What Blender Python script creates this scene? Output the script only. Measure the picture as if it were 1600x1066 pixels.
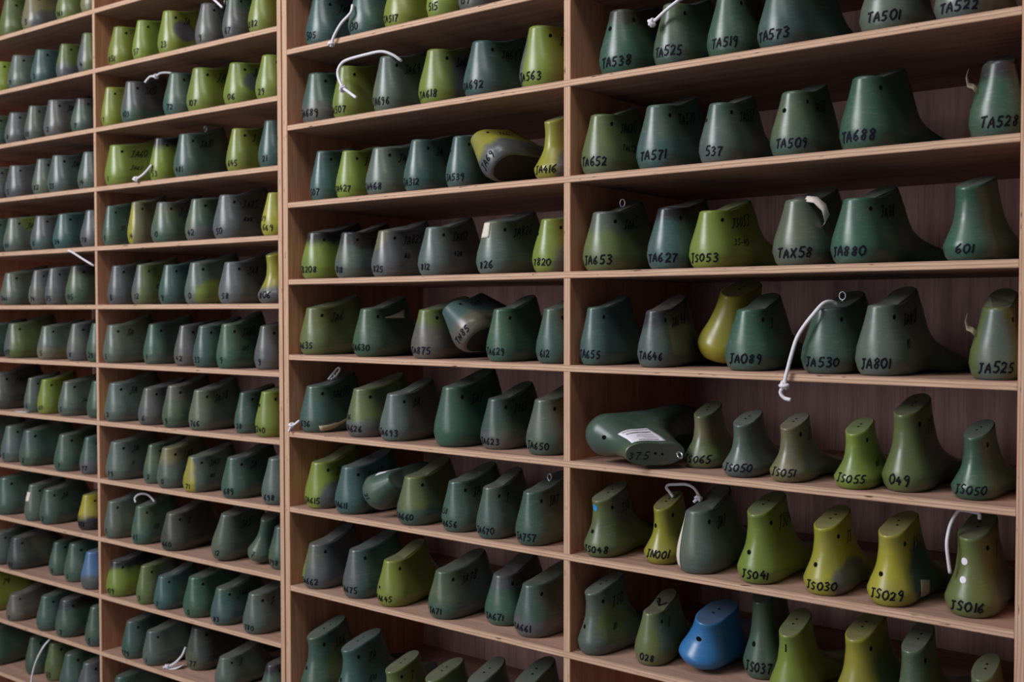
import bpy, bmesh, math, random
import numpy as np
from mathutils import Vector, Matrix

for _o in list(bpy.data.objects): bpy.data.objects.remove(_o)
SC = bpy.context.scene
COL = SC.collection

# ---------------- camera, world, lights, exposure ------------------------------------------
CAM = (1.003, -1.3917, -.6609); YAW, PIT, ROL = [math.radians(v) for v in (38.4097, -1.6267, -.0493)]
def cam_axes():
    cy, sy, cp, sp, cr, sr = math.cos(YAW), math.sin(YAW), math.cos(PIT), math.sin(PIT), math.cos(ROL), math.sin(ROL)
    F = Vector((-sy*cp, cy*cp, sp)); R0 = Vector((cy, sy, 0)); U0 = R0.cross(F)
    return cr*R0+sr*U0, -sr*R0+cr*U0, F
_r, _u, _f = cam_axes()
cd = bpy.data.cameras.new('camera'); cam = bpy.data.objects.new('camera', cd); COL.objects.link(cam)
cd.sensor_width = 36; cd.lens = 1690.577*36/1600; cd.clip_start = .02
m = Matrix((_r, _u, -_f)).transposed().to_4x4(); m.translation = Vector(CAM); cam.matrix_world = m
cd.dof.use_dof = True; cd.dof.focus_distance = 1.62; cd.dof.aperture_fstop = 6.3
SC.camera = cam
SC.view_settings.view_transform = 'Standard'; SC.view_settings.look = 'None'; SC.view_settings.gamma = 1
SC.view_settings.use_curve_mapping = False; SC.view_settings.exposure = 1.1

W = bpy.data.worlds.new('dim_room_daylight'); SC.world = W; W.use_nodes = True
W.node_tree.nodes['Background'].inputs[0].default_value = (.62, .66, .78, 1)
W.node_tree.nodes['Background'].inputs[1].default_value = .06
def area(name, loc, target, sx, sy, power, col):
    d = bpy.data.lights.new(name, 'AREA'); d.shape = 'RECTANGLE'; d.size = sx; d.size_y = sy; d.energy = power; d.color = col
    o = bpy.data.objects.new(name, d); COL.objects.link(o); o.location = loc
    o.rotation_euler = (Vector(target)-Vector(loc)).to_track_quat('-Z', 'Y').to_euler(); return o
area('window_daylight', (-1.4, -2.65, 1.0), (-.2, 0, -.75), 1.3, 1.5, 44, (.95, .97, 1))
area('added_front_fill', (-1.3, -4.3, -.45), (-.2, 0, -.7), 2.2, 1.2, 13, (.96, .96, 1))  # added low frontal fill to brighten the back panels, not a known window
area('ceiling_light', (.45, -1.3, 1.45), (.0, .0, -.7), 1.4, .5, 7, (1, .95, .90))

# ---------------- helpers --------------------------------------------------------------------
def srgb(r, g, b):
    return tuple((c/255/12.92 if c/255 <= .04045 else ((c/255+.055)/1.055)**2.4) for c in (r, g, b))
def mesh_obj(name, me, mats, parent=None):
    o = bpy.data.objects.new(name, me); COL.objects.link(o)
    if mats and not me.materials:
        for m in (mats if isinstance(mats, (list, tuple)) else [mats]): me.materials.append(m)
    if parent: o.parent = parent
    return o
def mesh(name, v, f, smooth=True, mi=None):
    me = bpy.data.meshes.new(name); me.from_pydata([tuple(p) for p in v], [], f); me.update()
    if smooth:
        for p in me.polygons: p.use_smooth = True
    if mi:
        for p, k in zip(me.polygons, mi): p.material_index = k
    return me
def thing(name, label, cat, loc=(0, 0, 0), rot=(0, 0, 0), scale=(1, 1, 1), group=None):
    o = bpy.data.objects.new(name, None); COL.objects.link(o); o.location = loc; o.rotation_euler = rot; o.scale = scale
    o.empty_display_size = .02; tag(o, label, cat, group); return o
def tag(o, label, cat, group=None):
    o['label'] = label; o['category'] = cat
    if group: o['group'] = group
def box_mesh(name, x0, x1, y0, y1, z0, z1, bev=.0007):
    """box with the front (-Y) face on material slot 1"""
    bm = bmesh.new(); bmesh.ops.create_cube(bm, size=1)
    for v in bm.verts: v.co = Vector(((x0+x1)/2+v.co.x*(x1-x0), (y0+y1)/2+v.co.y*(y1-y0), (z0+z1)/2+v.co.z*(z1-z0)))
    for f in bm.faces: f.material_index = 1 if f.normal.y < -.5 else 0
    if bev: bmesh.ops.bevel(bm, geom=list(bm.edges), offset=bev, segments=1, affect='EDGES')
    me = bpy.data.meshes.new(name); bm.to_mesh(me); bm.free(); return me
def tube(pts, r, n=8, sub=5, closed=False):
    """smooth round cord through points: verts, faces"""
    P = [Vector(p) for p in pts]; Q = []
    N = len(P)
    for i in range(N if closed else N-1):
        a, b, c, d = (P[(i-1) % N], P[i], P[(i+1) % N], P[(i+2) % N]) if closed else (P[max(i-1, 0)], P[i], P[i+1], P[min(i+2, N-1)])
        for k in range(sub):
            t = k/sub
            Q.append(.5*((2*b)+(c-a)*t+(2*a-5*b+4*c-d)*t*t+(3*b-a-3*c+d)*t**3))
    if not closed: Q.append(P[-1])
    V = []; F = []; up = Vector((.3, .5, .8)); M = len(Q)
    for i, q in enumerate(Q):
        tg = (Q[(i+1) % M]-Q[i-1]) if closed else (Q[min(i+1, M-1)]-Q[max(i-1, 0)])
        tg.normalize(); s = tg.cross(up); s.normalize(); up = s.cross(tg)
        for k in range(n):
            a = 2*math.pi*k/n; V.append(q+r*(math.cos(a)*s+math.sin(a)*up))
    for i in range(M if closed else M-1):
        for k in range(n):
            F.append((i*n+k, i*n+(k+1) % n, ((i+1) % M)*n+(k+1) % n, ((i+1) % M)*n+k))
    if not closed: F += [tuple(range(n))[::-1], tuple(range((M-1)*n, M*n))]
    return V, F
def merge(parts):
    V = []; F = []
    for v, f in parts:
        k = len(V); V += list(v); F += [tuple(i+k for i in q) for q in f]
    return V, F

# ---------------- materials --------------------------------------------------------------------
def new_mat(name):
    m = bpy.data.materials.new(name); m.use_nodes = True; return m, m.node_tree.nodes, m.node_tree.links, m.node_tree.nodes['Principled BSDF']
def node(N, t, **kw):
    n = N.new(t)
    for k, v in kw.items(): setattr(n, k, v)
    return n
def mth(N, L, op, a, b=None):
    n = N.new('ShaderNodeMath'); n.operation = op
    for i, x in enumerate((a, b)):
        if x is None: continue
        if isinstance(x, (int, float)): n.inputs[i].default_value = x
        else: L.new(x, n.inputs[i])
    return n.outputs[0]
def mixc(N, L, fac, a, b):
    n = N.new('ShaderNodeMix'); n.data_type = 'RGBA'
    for s, x in ((n.inputs[0], fac), (n.inputs[6], a), (n.inputs[7], b)):
        if isinstance(x, (int, float)): s.default_value = x
        elif isinstance(x, tuple): s.default_value = x if len(x) == 4 else x+(1,)
        else: L.new(x, s)
    return n.outputs[2]
def noise(N, L, vec, scale, detail=3, rough=.55):
    n = N.new('ShaderNodeTexNoise'); n.inputs['Scale'].default_value = scale; n.inputs['Detail'].default_value = detail; n.inputs['Roughness'].default_value = rough
    L.new(vec, n.inputs['Vector']); return n.outputs['Fac']
def mapping(N, L, vec, sc, loc=None):
    n = N.new('ShaderNodeMapping'); n.inputs['Scale'].default_value = sc; L.new(vec, n.inputs['Vector'])
    if loc is not None: L.new(loc, n.inputs['Location'])
    return n.outputs[0]
def ramp(N, L, fac, stops):
    n = N.new('ShaderNodeValToRGB'); e = n.color_ramp.elements
    while len(e) < len(stops): e.new(.5)
    for q, (p, c) in zip(e, stops): q.position = p; q.color = c if len(c) == 4 else c+(1,)
    L.new(fac, n.inputs[0]); return n.outputs[0]

def plastic(name, dusty):
    m, N, L, B = new_mat(name)
    tc = node(N, 'ShaderNodeTexCoord'); oi = node(N, 'ShaderNodeObjectInfo')
    off = node(N, 'ShaderNodeCombineXYZ')
    for i, k in enumerate((7.3, 13.1, 3.7)): L.new(mth(N, L, 'MULTIPLY', oi.outputs['Random'], k), off.inputs[i])
    P = node(N, 'ShaderNodeVectorMath', operation='ADD'); L.new(tc.outputs['Object'], P.inputs[0]); L.new(off.outputs[0], P.inputs[1]); P = P.outputs[0]
    def att(n):
        a = node(N, 'ShaderNodeAttribute', attribute_type='OBJECT', attribute_name=n); return a
    col, col2, pc, pr = att('plastic_colour'), att('patch_colour'), att('patch_centre'), att('patch_radius')
    d = node(N, 'ShaderNodeVectorMath', operation='SUBTRACT'); L.new(tc.outputs['Object'], d.inputs[0]); L.new(pc.outputs['Vector'], d.inputs[1])
    e = node(N, 'ShaderNodeVectorMath', operation='DIVIDE'); L.new(d.outputs[0], e.inputs[0]); L.new(pr.outputs['Vector'], e.inputs[1])
    ln = node(N, 'ShaderNodeVectorMath', operation='LENGTH'); L.new(e.outputs[0], ln.inputs[0])
    nz = noise(N, L, P, 28, 4)
    dd = mth(N, L, 'ADD', ln.outputs['Value'], mth(N, L, 'MULTIPLY', mth(N, L, 'SUBTRACT', nz, .5), .55))
    mr = node(N, 'ShaderNodeMapRange', interpolation_type='SMOOTHSTEP'); L.new(dd, mr.inputs['Value'])
    mr.inputs['From Min'].default_value = 1.17; mr.inputs['From Max'].default_value = .86
    c = mixc(N, L, mr.outputs[0], col.outputs['Color'], col2.outputs['Color'])
    # marbled regrind plastic: soft olive and slate clouds
    mb = noise(N, L, P, 10, 3, .5)
    c = mixc(N, L, mth(N, L, 'MULTIPLY', ramp(N, L, mb, [(.50, (0, 0, 0)), (.70, (1, 1, 1))]), att('marble').outputs['Fac']), c, srgb(108, 110, 62))
    c = mixc(N, L, mth(N, L, 'MULTIPLY', ramp(N, L, mb, [(.30, (1, 1, 1)), (.46, (0, 0, 0))]), att('marble').outputs['Fac']), c, srgb(70, 78, 78))
    # cloudy wear and fine rasp scratches of handled plastic
    cl = ramp(N, L, noise(N, L, P, 16, 5, .6), [(.42, (0, 0, 0)), (.72, (1, 1, 1))])
    c = mixc(N, L, mth(N, L, 'MULTIPLY', cl, att('wear').outputs['Fac']), c, srgb(88, 91, 92))
    sc = noise(N, L, mapping(N, L, P, (90, 30, 420)), 1, 3)
    c = mixc(N, L, ramp(N, L, sc, [(.55, (0, 0, 0)), (.75, (.16, .16, .16))]), c, srgb(150, 155, 150))
    if dusty: c = mixc(N, L, .55, c, srgb(96, 92, 88))
    L.new(c, B.inputs['Base Color'])
    rn = noise(N, L, P, 40, 4)
    if dusty: B.inputs['Roughness'].default_value = .85
    else: L.new(mth(N, L, 'ADD', mth(N, L, 'MULTIPLY', rn, .22), .22), B.inputs['Roughness'])
    B.inputs['Specular IOR Level'].default_value = .2 if dusty else .55
    bp = node(N, 'ShaderNodeBump'); bp.inputs['Strength'].default_value = .05; bp.inputs['Distance'].default_value = .001
    L.new(noise(N, L, P, 160, 3), bp.inputs['Height']); L.new(bp.outputs[0], B.inputs['Normal'])
    return m
M_PLASTIC = plastic('worn_plastic', False); M_DUSTY = plastic('dusty_plastic_top', True)
def flat(name, c, rough=.6, metal=0, spec=.4):
    m, N, L, B = new_mat(name); B.inputs['Roughness'].default_value = rough; B.inputs['Metallic'].default_value = metal; B.inputs['Specular IOR Level'].default_value = spec
    tc = node(N, 'ShaderNodeTexCoord'); n = noise(N, L, tc.outputs['Object'], 220, 3)
    L.new(mixc(N, L, n, tuple(x*.86 for x in c), tuple(min(x*1.14, 1) for x in c)), B.inputs['Base Color']); return m
M_INK = flat('marker_ink', (.007, .006, .011), .6, 0, .12); M_INKV = flat('purple_marker_ink', (.010, .007, .019), .6, 0, .12)
M_HOLE = flat('hole_dark', (.004, .004, .004), .9, 0, .1)
M_CORD = flat('white_cord', srgb(226, 222, 230), .8, 0, .2); M_PAPER = flat('white_paper', srgb(228, 222, 232), .7)
M_TAPE = flat('old_tape', srgb(214, 204, 192), .7); M_TAN = flat('tan_tape', srgb(178, 165, 138), .6); M_METAL = flat('steel', srgb(200, 205, 215), .3, .9)
M_BLACK = flat('black_peg', (.012, .012, .013), .35); M_BLUE = flat('blue_mark', srgb(60, 140, 200), .6); M_PRINT = flat('print_ink', (.09, .08, .11), .6)

M_SOLE_SHADE = flat('shaded_sole', srgb(44, 42, 38), .7)  # underside shade painted in as a dark colour on the sole face
def wood(name, edge=None, tint=(1, 1, 1), vertical=False):
    m, N, L, B = new_mat(name); tc = node(N, 'ShaderNodeTexCoord'); ob = tc.outputs['Object']
    oi = node(N, 'ShaderNodeObjectInfo'); off = node(N, 'ShaderNodeCombineXYZ'); L.new(mth(N, L, 'MULTIPLY', oi.outputs['Random'], 11), off.inputs[0 if not vertical else 2]); 
    V = node(N, 'ShaderNodeVectorMath', operation='ADD'); L.new(ob, V.inputs[0]); L.new(off.outputs[0], V.inputs[1]); V = V.outputs[0]
    if edge:
        # plywood edge: thin plies across the thickness axis, flecks along the length
        sp = node(N, 'ShaderNodeSeparateXYZ'); L.new(ob, sp.inputs[0]); ax = sp.outputs[2 if edge == 'z' else 0]
        wob = noise(N, L, mapping(N, L, V, (9, 9, 9)), 1, 3)
        t = mth(N, L, 'ADD', mth(N, L, 'MULTIPLY', ax, 92.6*5/2), mth(N, L, 'MULTIPLY', wob, 1.1))
        st = mth(N, L, 'SINE', mth(N, L, 'MULTIPLY', t, 2*math.pi))
        sc = (14, 14, 700) if edge == 'z' else (700, 14, 14)
        fib = noise(N, L, mapping(N, L, V, sc), 1, 4)
        c = ramp(N, L, fib, [(.2, srgb(170, 132, 108)), (.5, srgb(204, 168, 142)), (.8, srgb(220, 190, 166))])
        c = mixc(N, L, ramp(N, L, st, [(.35, (0, 0, 0)), (1, (.6, .6, .6))]), c, srgb(136, 98, 76))
        fl = noise(N, L, mapping(N, L, V, (30, 30, 240) if edge == 'z' else (240, 30, 30)), 1, 2)
        c = mixc(N, L, ramp(N, L, fl, [(.66, (0, 0, 0)), (.72, (.95, .95, .95))]), c, srgb(66, 38, 28))
        rough = .8
    else:
        g = noise(N, L, mapping(N, L, V, (3, 40, 40) if not vertical else (40, 40, 3)), 1, 5)
        g2 = noise(N, L, mapping(N, L, V, (10, 300, 300) if not vertical else (300, 300, 10)), 1, 3)
        c = ramp(N, L, g, [(.25, srgb(148, 114, 100)), (.5, srgb(172, 136, 120)), (.78, srgb(190, 155, 138))])
        c = mixc(N, L, ramp(N, L, g2, [(.45, (0, 0, 0)), (.8, (.5, .5, .5))]), c, srgb(108, 74, 58))
        c = mixc(N, L, ramp(N, L, noise(N, L, V, 7, 4), [(.5, (0, 0, 0)), (.8, (.3, .3, .3))]), c, srgb(150, 132, 124))
        rough = .62
    t = node(N, 'ShaderNodeMix', data_type='RGBA', blend_type='MULTIPLY'); t.inputs[0].default_value = 1; L.new(c, t.inputs[6]); t.inputs[7].default_value = tint+(1,)
    L.new(t.outputs[2], B.inputs['Base Color']); B.inputs['Roughness'].default_value = rough; B.inputs['Specular IOR Level'].default_value = .3
    bp = node(N, 'ShaderNodeBump'); bp.inputs['Strength'].default_value = .15; bp.inputs['Distance'].default_value = .001
    L.new(noise(N, L, mapping(N, L, V, (20, 300, 300) if not vertical else (300, 300, 20)), 1, 3), bp.inputs['Height']); L.new(bp.outputs[0], B.inputs['Normal'])
    return m
M_FACE = wood('plywood_face'); M_FACEV = wood('plywood_face_upright', None, (1.5, 1.2, .94), True)
M_BACK = wood('plywood_back', None, (1.5, 1.55, 1.85), True)
M_EDGEZ = wood('plywood_shelf_edge', 'z'); M_EDGEX = wood('plywood_upright_edge', 'x')

# ---------------- setting -----------------------------------------------------------------------
FLOOR = -2.10
def struct(name, me, mat):
    o = mesh_obj(name, me, mat); o['kind'] = 'structure'; return o
M_CONC = flat('grey_floor', srgb(120, 116, 112), .7); M_WALL = flat('plaster_wall', srgb(176, 170, 164), .85)
struct('floor', box_mesh('floor', -3.4, 2.6, -4.6, .50, FLOOR-.05, FLOOR, 0), [M_CONC, M_CONC])
struct('wall_back', box_mesh('wall_back', -3.4, 2.6, .50, .58, FLOOR, 1.6, 0), [M_WALL, M_WALL])

# ---------------- shelving ------------------------------------------------------------------------
A1 = math.radians(1.7788); PX = -.6764
DZ2 = [-.0025, .0004, .0002, .0001, .0026, .0009, .0024, -.0041, -.065]
DZ1 = [.0011, .0003, .0002, -.0004, -.0016, -.0012, -.0005, .0002, .0012, -.0001, .0007, .0024, -.0023]
P1, Z1, TH, DEP = .13592, .03376, .0108, .3854
def shelf_z(bay, i):
    if bay in 'CD': return -i*.15+(DZ2[i-1] if 1 <= i <= 9 else -.065 if i > 9 else 0)
    return Z1-i*P1+(DZ1[i] if 0 <= i <= 12 else 0)
def world(bay, u, y):
    if bay in 'CD': return u, y
    return PX+u*math.cos(A1)-y*math.sin(A1), u*math.sin(A1)+y*math.cos(A1)
def shelving(label, bay, x0, x1, panels, zs, top, loc, rz):
    """one open plywood rack: panels = (name, xa, xb) uprights"""
    t = thing('shelving_unit', label, 'shelves', loc, (0, 0, rz), group=None)
    for z in zs:
        o = mesh_obj('shelf', box_mesh('shelf', x0, x1, 0, DEP, -TH, 0), [M_FACE, M_EDGEZ], t); o.location = (0, 0, z-loc[2])
    for nm, xa, xb in panels:
        o = mesh_obj(nm, box_mesh(nm, 0, xb-xa, .0006 if nm == 'divider' else -.0006, DEP, FLOOR, top), [M_FACEV, M_EDGEX], t); o.location = (xa, 0, -loc[2])
    bk = box_mesh('back_panel', x0, x1, DEP, DEP+.005, FLOOR, top, 0)
    o = mesh_obj('back_panel', bk, [M_BACK, M_BACK], t); o.location = (0, 0, -loc[2])
    return t
zs2 = [shelf_z('C', i) for i in range(-1, 14)]
shelving('plywood shelving unit with wide-spaced shelves filling the right of the photo', 'C', -.6600, .6734,
         [('side_panel', -.6740, -.6599), ('divider', .0033, .0162), ('side_panel', .6733, .6880)], zs2, .27, (0, 0, 0), 0)
zs1 = [shelf_z('B', i) for i in range(-1, 16)]
c1 = math.cos(A1); uB0 = (-1.3223+.6764)/c1; uB1 = (-1.3132+.6764)/c1; uR = (-.6888+.6764)/c1
shelving('plywood shelving unit with closer-spaced shelves filling the left of the photo', 'B', uB0-.6244, uR,
         [('side_panel', uB0-.6244-.012, uB0-.6244), ('divider', uB0, uB1), ('side_panel', uR, uR+.0115)], zs1, .27, (PX, 0, 0), A1)

# ---------------- lasts -----------------------------------------------------------------------------
# ---- geometry of a shoe last (pure numpy) -------------------------------------------------
VARIANTS = {
 # t levels -> back curve, front curve, heel half-width
 'low':  dict(L=.262,H=.086,k=.17, yb=[(0,.0065),(.08,.0024),(.25,0),(.45,.002),(.7,.007),(1,.0125)],
              yf=[(0,.258),(.07,.262),(.17,.250),(.27,.222),(.38,.190),(.52,.160),(.7,.138),(.85,.127),(1,.120)],
              a=[(0,.0265),(.06,.0303),(.22,.0335),(.4,.0315),(.6,.0265),(.8,.0215),(1,.0178)], ball=.043),
 'wide': dict(L=.268,H=.084,k=.20, yb=[(0,.0065),(.08,.0024),(.25,0),(.45,.002),(.7,.006),(1,.0110)],
              yf=[(0,.264),(.07,.268),(.17,.258),(.27,.232),(.38,.200),(.52,.166),(.7,.142),(.85,.130),(1,.122)],
              a=[(0,.0285),(.06,.0328),(.22,.0365),(.4,.0345),(.6,.0290),(.8,.0235),(1,.0195)], ball=.045),
 'slim': dict(L=.255,H=.088,k=.15, yb=[(0,.0065),(.08,.0024),(.25,0),(.45,.002),(.7,.007),(1,.0130)],
              yf=[(0,.251),(.07,.255),(.17,.240),(.27,.208),(.38,.176),(.52,.148),(.7,.127),(.85,.116),(1,.110)],
              a=[(0,.0245),(.06,.0280),(.22,.0310),(.4,.0290),(.6,.0240),(.8,.0195),(1,.0160)], ball=.041),
 'tall': dict(L=.262,H=.096,k=.26, yb=[(0,.007),(.08,.002),(.2,0),(.38,.006),(.6,.013),(.8,.014),(1,.009)],
              yf=[(0,.258),(.06,.262),(.14,.248),(.22,.222),(.32,.188),(.45,.152),(.62,.122),(.8,.106),(1,.098)],
              a=[(0,.0260),(.06,.0305),(.20,.0340),(.34,.0300),(.52,.0240),(.75,.0205),(1,.0185)], ball=.043),
 'neck': dict(L=.258,H=.083,k=.30, yb=[(0,.007),(.08,.002),(.2,0),(.38,.008),(.6,.016),(.8,.017),(1,.014)],
              yf=[(0,.254),(.06,.258),(.14,.244),(.22,.216),(.32,.180),(.45,.142),(.62,.110),(.8,.094),(1,.086)],
              a=[(0,.0255),(.07,.0300),(.21,.0330),(.34,.0280),(.52,.0210),(.75,.0180),(1,.0175)], ball=.042),
 'egg':  dict(L=.258,H=.092,k=.28, yb=[(0,.016),(.07,.008),(.14,.003),(.24,0),(.38,.005),(.6,.013),(.8,.015),(1,.012)],
              yf=[(0,.250),(.06,.258),(.14,.246),(.22,.218),(.32,.184),(.45,.148),(.62,.118),(.8,.104),(1,.098)],
              a=[(0,.0225),(.06,.0280),(.14,.0320),(.24,.0345),(.38,.0335),(.55,.0290),(.75,.0240),(1,.0200)], ball=.042),
}
T_LEVELS = [0,.012,.035,.07,.12,.17,.22,.28,.34,.4,.47,.54,.61,.68,.75,.82,.89,.95,.985]
def ip(t, pts):
    return np.interp(t, [p[0] for p in pts], [p[1] for p in pts])
def sst(a, b, x):
    u = np.clip((x-a)/(b-a), 0, 1); return u*u*(3-2*u)
def outline(v, t, n=28, side=1):
    """closed outline of the last at height level t; runs from the back along the right side to the toe"""
    P = VARIANTS[v]; L = P['L']; yb = ip(t, P['yb']); yf = ip(t, P['yf'])
    th = np.linspace(0, np.pi, n+1); y = yb+(yf-yb)*(1-np.cos(th))/2
    ws = np.interp(y/L, [0,.15,.42,.55,.69,.82,.92,1], np.array([.032,.033,.0305,.036,P['ball'],P['ball']*.93,P['ball']*.72,P['ball']*.45]))
    tf = [q[0] for q in P['yf']][::-1]; ff = [q[1] for q in P['yf']][::-1]
    tp = np.interp(y, ff, tf); tp = np.where(y < P['yf'][-1][1], 1.35, tp)
    r = np.clip(t/np.maximum(tp, .08), 0, 1)
    g = np.maximum(1-r**2.4, 0)**.5*(.90+.10*sst(0, .05, t))
    a = ip(t, P['a'])
    m = sst(.30*L, .62*L, y)
    w = (1-m)*a*(.93+.07*ws/.033)+m*ws*g
    Rb = min(.036, .5*(yf-yb)); u = np.clip((Rb-(y-yb))/Rb, 0, 1); w = w*np.maximum(1-u**(2.15+.5*t), 0)**.5
    Rf = np.interp(t, [0,.25,.5,1], [.045,.06,.05,.032]); Rf = min(Rf, .5*(yf-yb))
    u = np.clip((Rf-(yf-y))/Rf, 0, 1); w = w*np.sqrt(np.maximum(1-u**2.2, 0))
    bend = side*(.010*sst(.45*L, L, y)*(1-.5*t)-.004*sst(.2*L,.45*L,y)*(1-sst(.5*L,.8*L,y)))
    rise = P['k']*y if v in ('tall', 'neck', 'egg') else P['k']*1.75*(np.sqrt((y-.052)**2+.02**2)+y-.052)/2-P['k']*.0031
    z = t*P['H']+rise*sst(.45, 1, t)+(1-t)**2*(.011*sst(.74*L, L, y)+.004*sst(.2*L, .4*L, y)*(1-sst(.45*L, .66*L, y)))
    return y, w, bend, z
def body_grid(v, side=1, n=28):
    rings = []
    for t in T_LEVELS+[1.0]:
        y, w, b, z = outline(v, t, n, side)
        if t == 1.0:
            yc = (y[0]+y[-1])/2; y = yc+(y-yc)*.965; w = w*.90
        if t == 0:
            w = w*.96; y = y[0]+.003+(y-y[0])*.985
        rx = np.stack([b+w, y, z], 1); lx = np.stack([b-w, y, z], 1)[1:-1][::-1]
        rings.append(np.concatenate([rx, lx], 0))
    return np.array(rings)
SGRID = np.arange(-.075, .1501, .003)
_sg = {}
def surf_grid(v, side=1):
    key = (v, side)
    if key not in _sg:
        G = []
        for t in T_LEVELS[1:]:
            y, w, b, z = outline(v, t, 90, side)
            R = np.stack([b+w, y, z], 1); Lf = np.stack([b-w, y, z], 1)
            out = []
            for Q, ss in ((Lf, -SGRID[SGRID < -1e-9]), (R, SGRID[SGRID >= -1e-9])):
                d = np.concatenate([[0], np.cumsum(np.linalg.norm(np.diff(Q[:, :2], axis=0), axis=1))])
                out.append(np.stack([np.interp(ss, d, Q[:, i]) for i in range(3)], 1))
            G.append(np.concatenate(out, 0))
        _sg[key] = np.array(G)
    return _sg[key]
def surf(v, side, s, zf):
    """point and outward normal on the last: s metres round from the heel's back line, zf = fraction of the heel height"""
    G = surf_grid(v, side); tl = T_LEVELS[1:]
    def at(s, zf):
        i = min(max(np.searchsorted(tl, zf)-1, 0), len(tl)-2); u = min(max((zf-tl[i])/(tl[i+1]-tl[i]), 0), 1)
        f = (s-SGRID[0])/.003; j = int(min(max(f, 0), len(SGRID)-2)); q = min(max(f-j, 0), 1)
        return (1-u)*((1-q)*G[i, j]+q*G[i, j+1])+u*((1-q)*G[i+1, j]+q*G[i+1, j+1])
    p = at(s, zf); ds = at(s+.003, zf)-at(s-.003, zf); dz = at(s, min(zf+.03, .98))-at(s, max(zf-.03, .013))
    nrm = np.cross(ds, dz); nrm /= np.linalg.norm(nrm)+1e-12
    return p, nrm, ds/(np.linalg.norm(ds)+1e-12), dz/(np.linalg.norm(dz)+1e-12)

RGB = {'G': srgb(60, 85, 74), 'T': srgb(58, 88, 84), 'g': srgb(82, 94, 86), 'K': srgb(86, 87, 89), 'L': srgb(118, 132, 52), 'O': srgb(92, 104, 58),
       'Y': srgb(148, 142, 46), 'N': srgb(118, 110, 78), 'B': srgb(44, 104, 156), 'V': srgb(54, 88, 70), 'M': srgb(92, 87, 80), 'P': srgb(78, 112, 152), 'D': srgb(64, 66, 62), 'k': srgb(34, 34, 40)}
NAMEC = {'G': 'dark green', 'T': 'teal green', 'g': 'grey-green', 'K': 'grey', 'L': 'lime green', 'O': 'olive green', 'Y': 'yellow', 'N': 'tan', 'B': 'blue',
         'V': 'bright green', 'M': 'brown-grey', 'P': 'light blue', 'D': 'dark grey'}
PATCH = {'band': ((0, .05, .130), (.3, .3, .060)), 'up2': ((-.01, .0, .085), (.03, .03, .035)), 'low': ((0, .1, -.02), (.3, .4, .052)), 'sl': ((.045, .060, .014), (.044, .065, .040)), 'OV': ((.034, .052, .052), (.026, .042, .034)),
         'sd': ((.05, .09, .045), (.040, .070, .075)), 'sh': ((.03, .075, .085), (.03, .045, .035)), 'hb': ((0, 0, .03), (.022, .03, .055)), 'bk': ((-.005, -.01, .045), (.022, .03, .060)),
         'le': ((-.045, .02, .05), (.036, .05, .09)), 'ov': ((.036, .045, .048), (.020, .030, .022)), 'up': ((0, .04, .110), (.2, .09, .055)), 'half': ((0, .12, -.03), (.3, .4, .070)),
         'neckb': ((0, .02, .064), (.06, .05, .018)), 'none': ((0, 0, 9), (.01, .01, .01))}
N_RING = 48
_bm = {}
def last_mesh(var, side):
    if (var, side) not in _bm:
        g = body_grid(var, side, N_RING); K, n, _ = g.shape; V = g.reshape(-1, 3).tolist(); F = []; mi = []
        for k in range(K-1):
            for i in range(n):
                F.append((k*n+i, k*n+(i+1) % n, (k+1)*n+(i+1) % n, (k+1)*n+i)); mi.append(0)
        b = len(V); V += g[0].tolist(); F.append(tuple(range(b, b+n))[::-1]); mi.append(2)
        b = len(V); V += g[-1].tolist(); F.append(tuple(range(b, b+n))); mi.append(1)
        me = mesh('last_body', V, F, True, mi)
        me.polygons[-1].use_smooth = False; me.polygons[-2].use_smooth = False
        me.materials.append(M_PLASTIC); me.materials.append(M_DUSTY); me.materials.append(M_SOLE_SHADE)
        _bm[(var, side)] = me
    return _bm[(var, side)]
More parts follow.
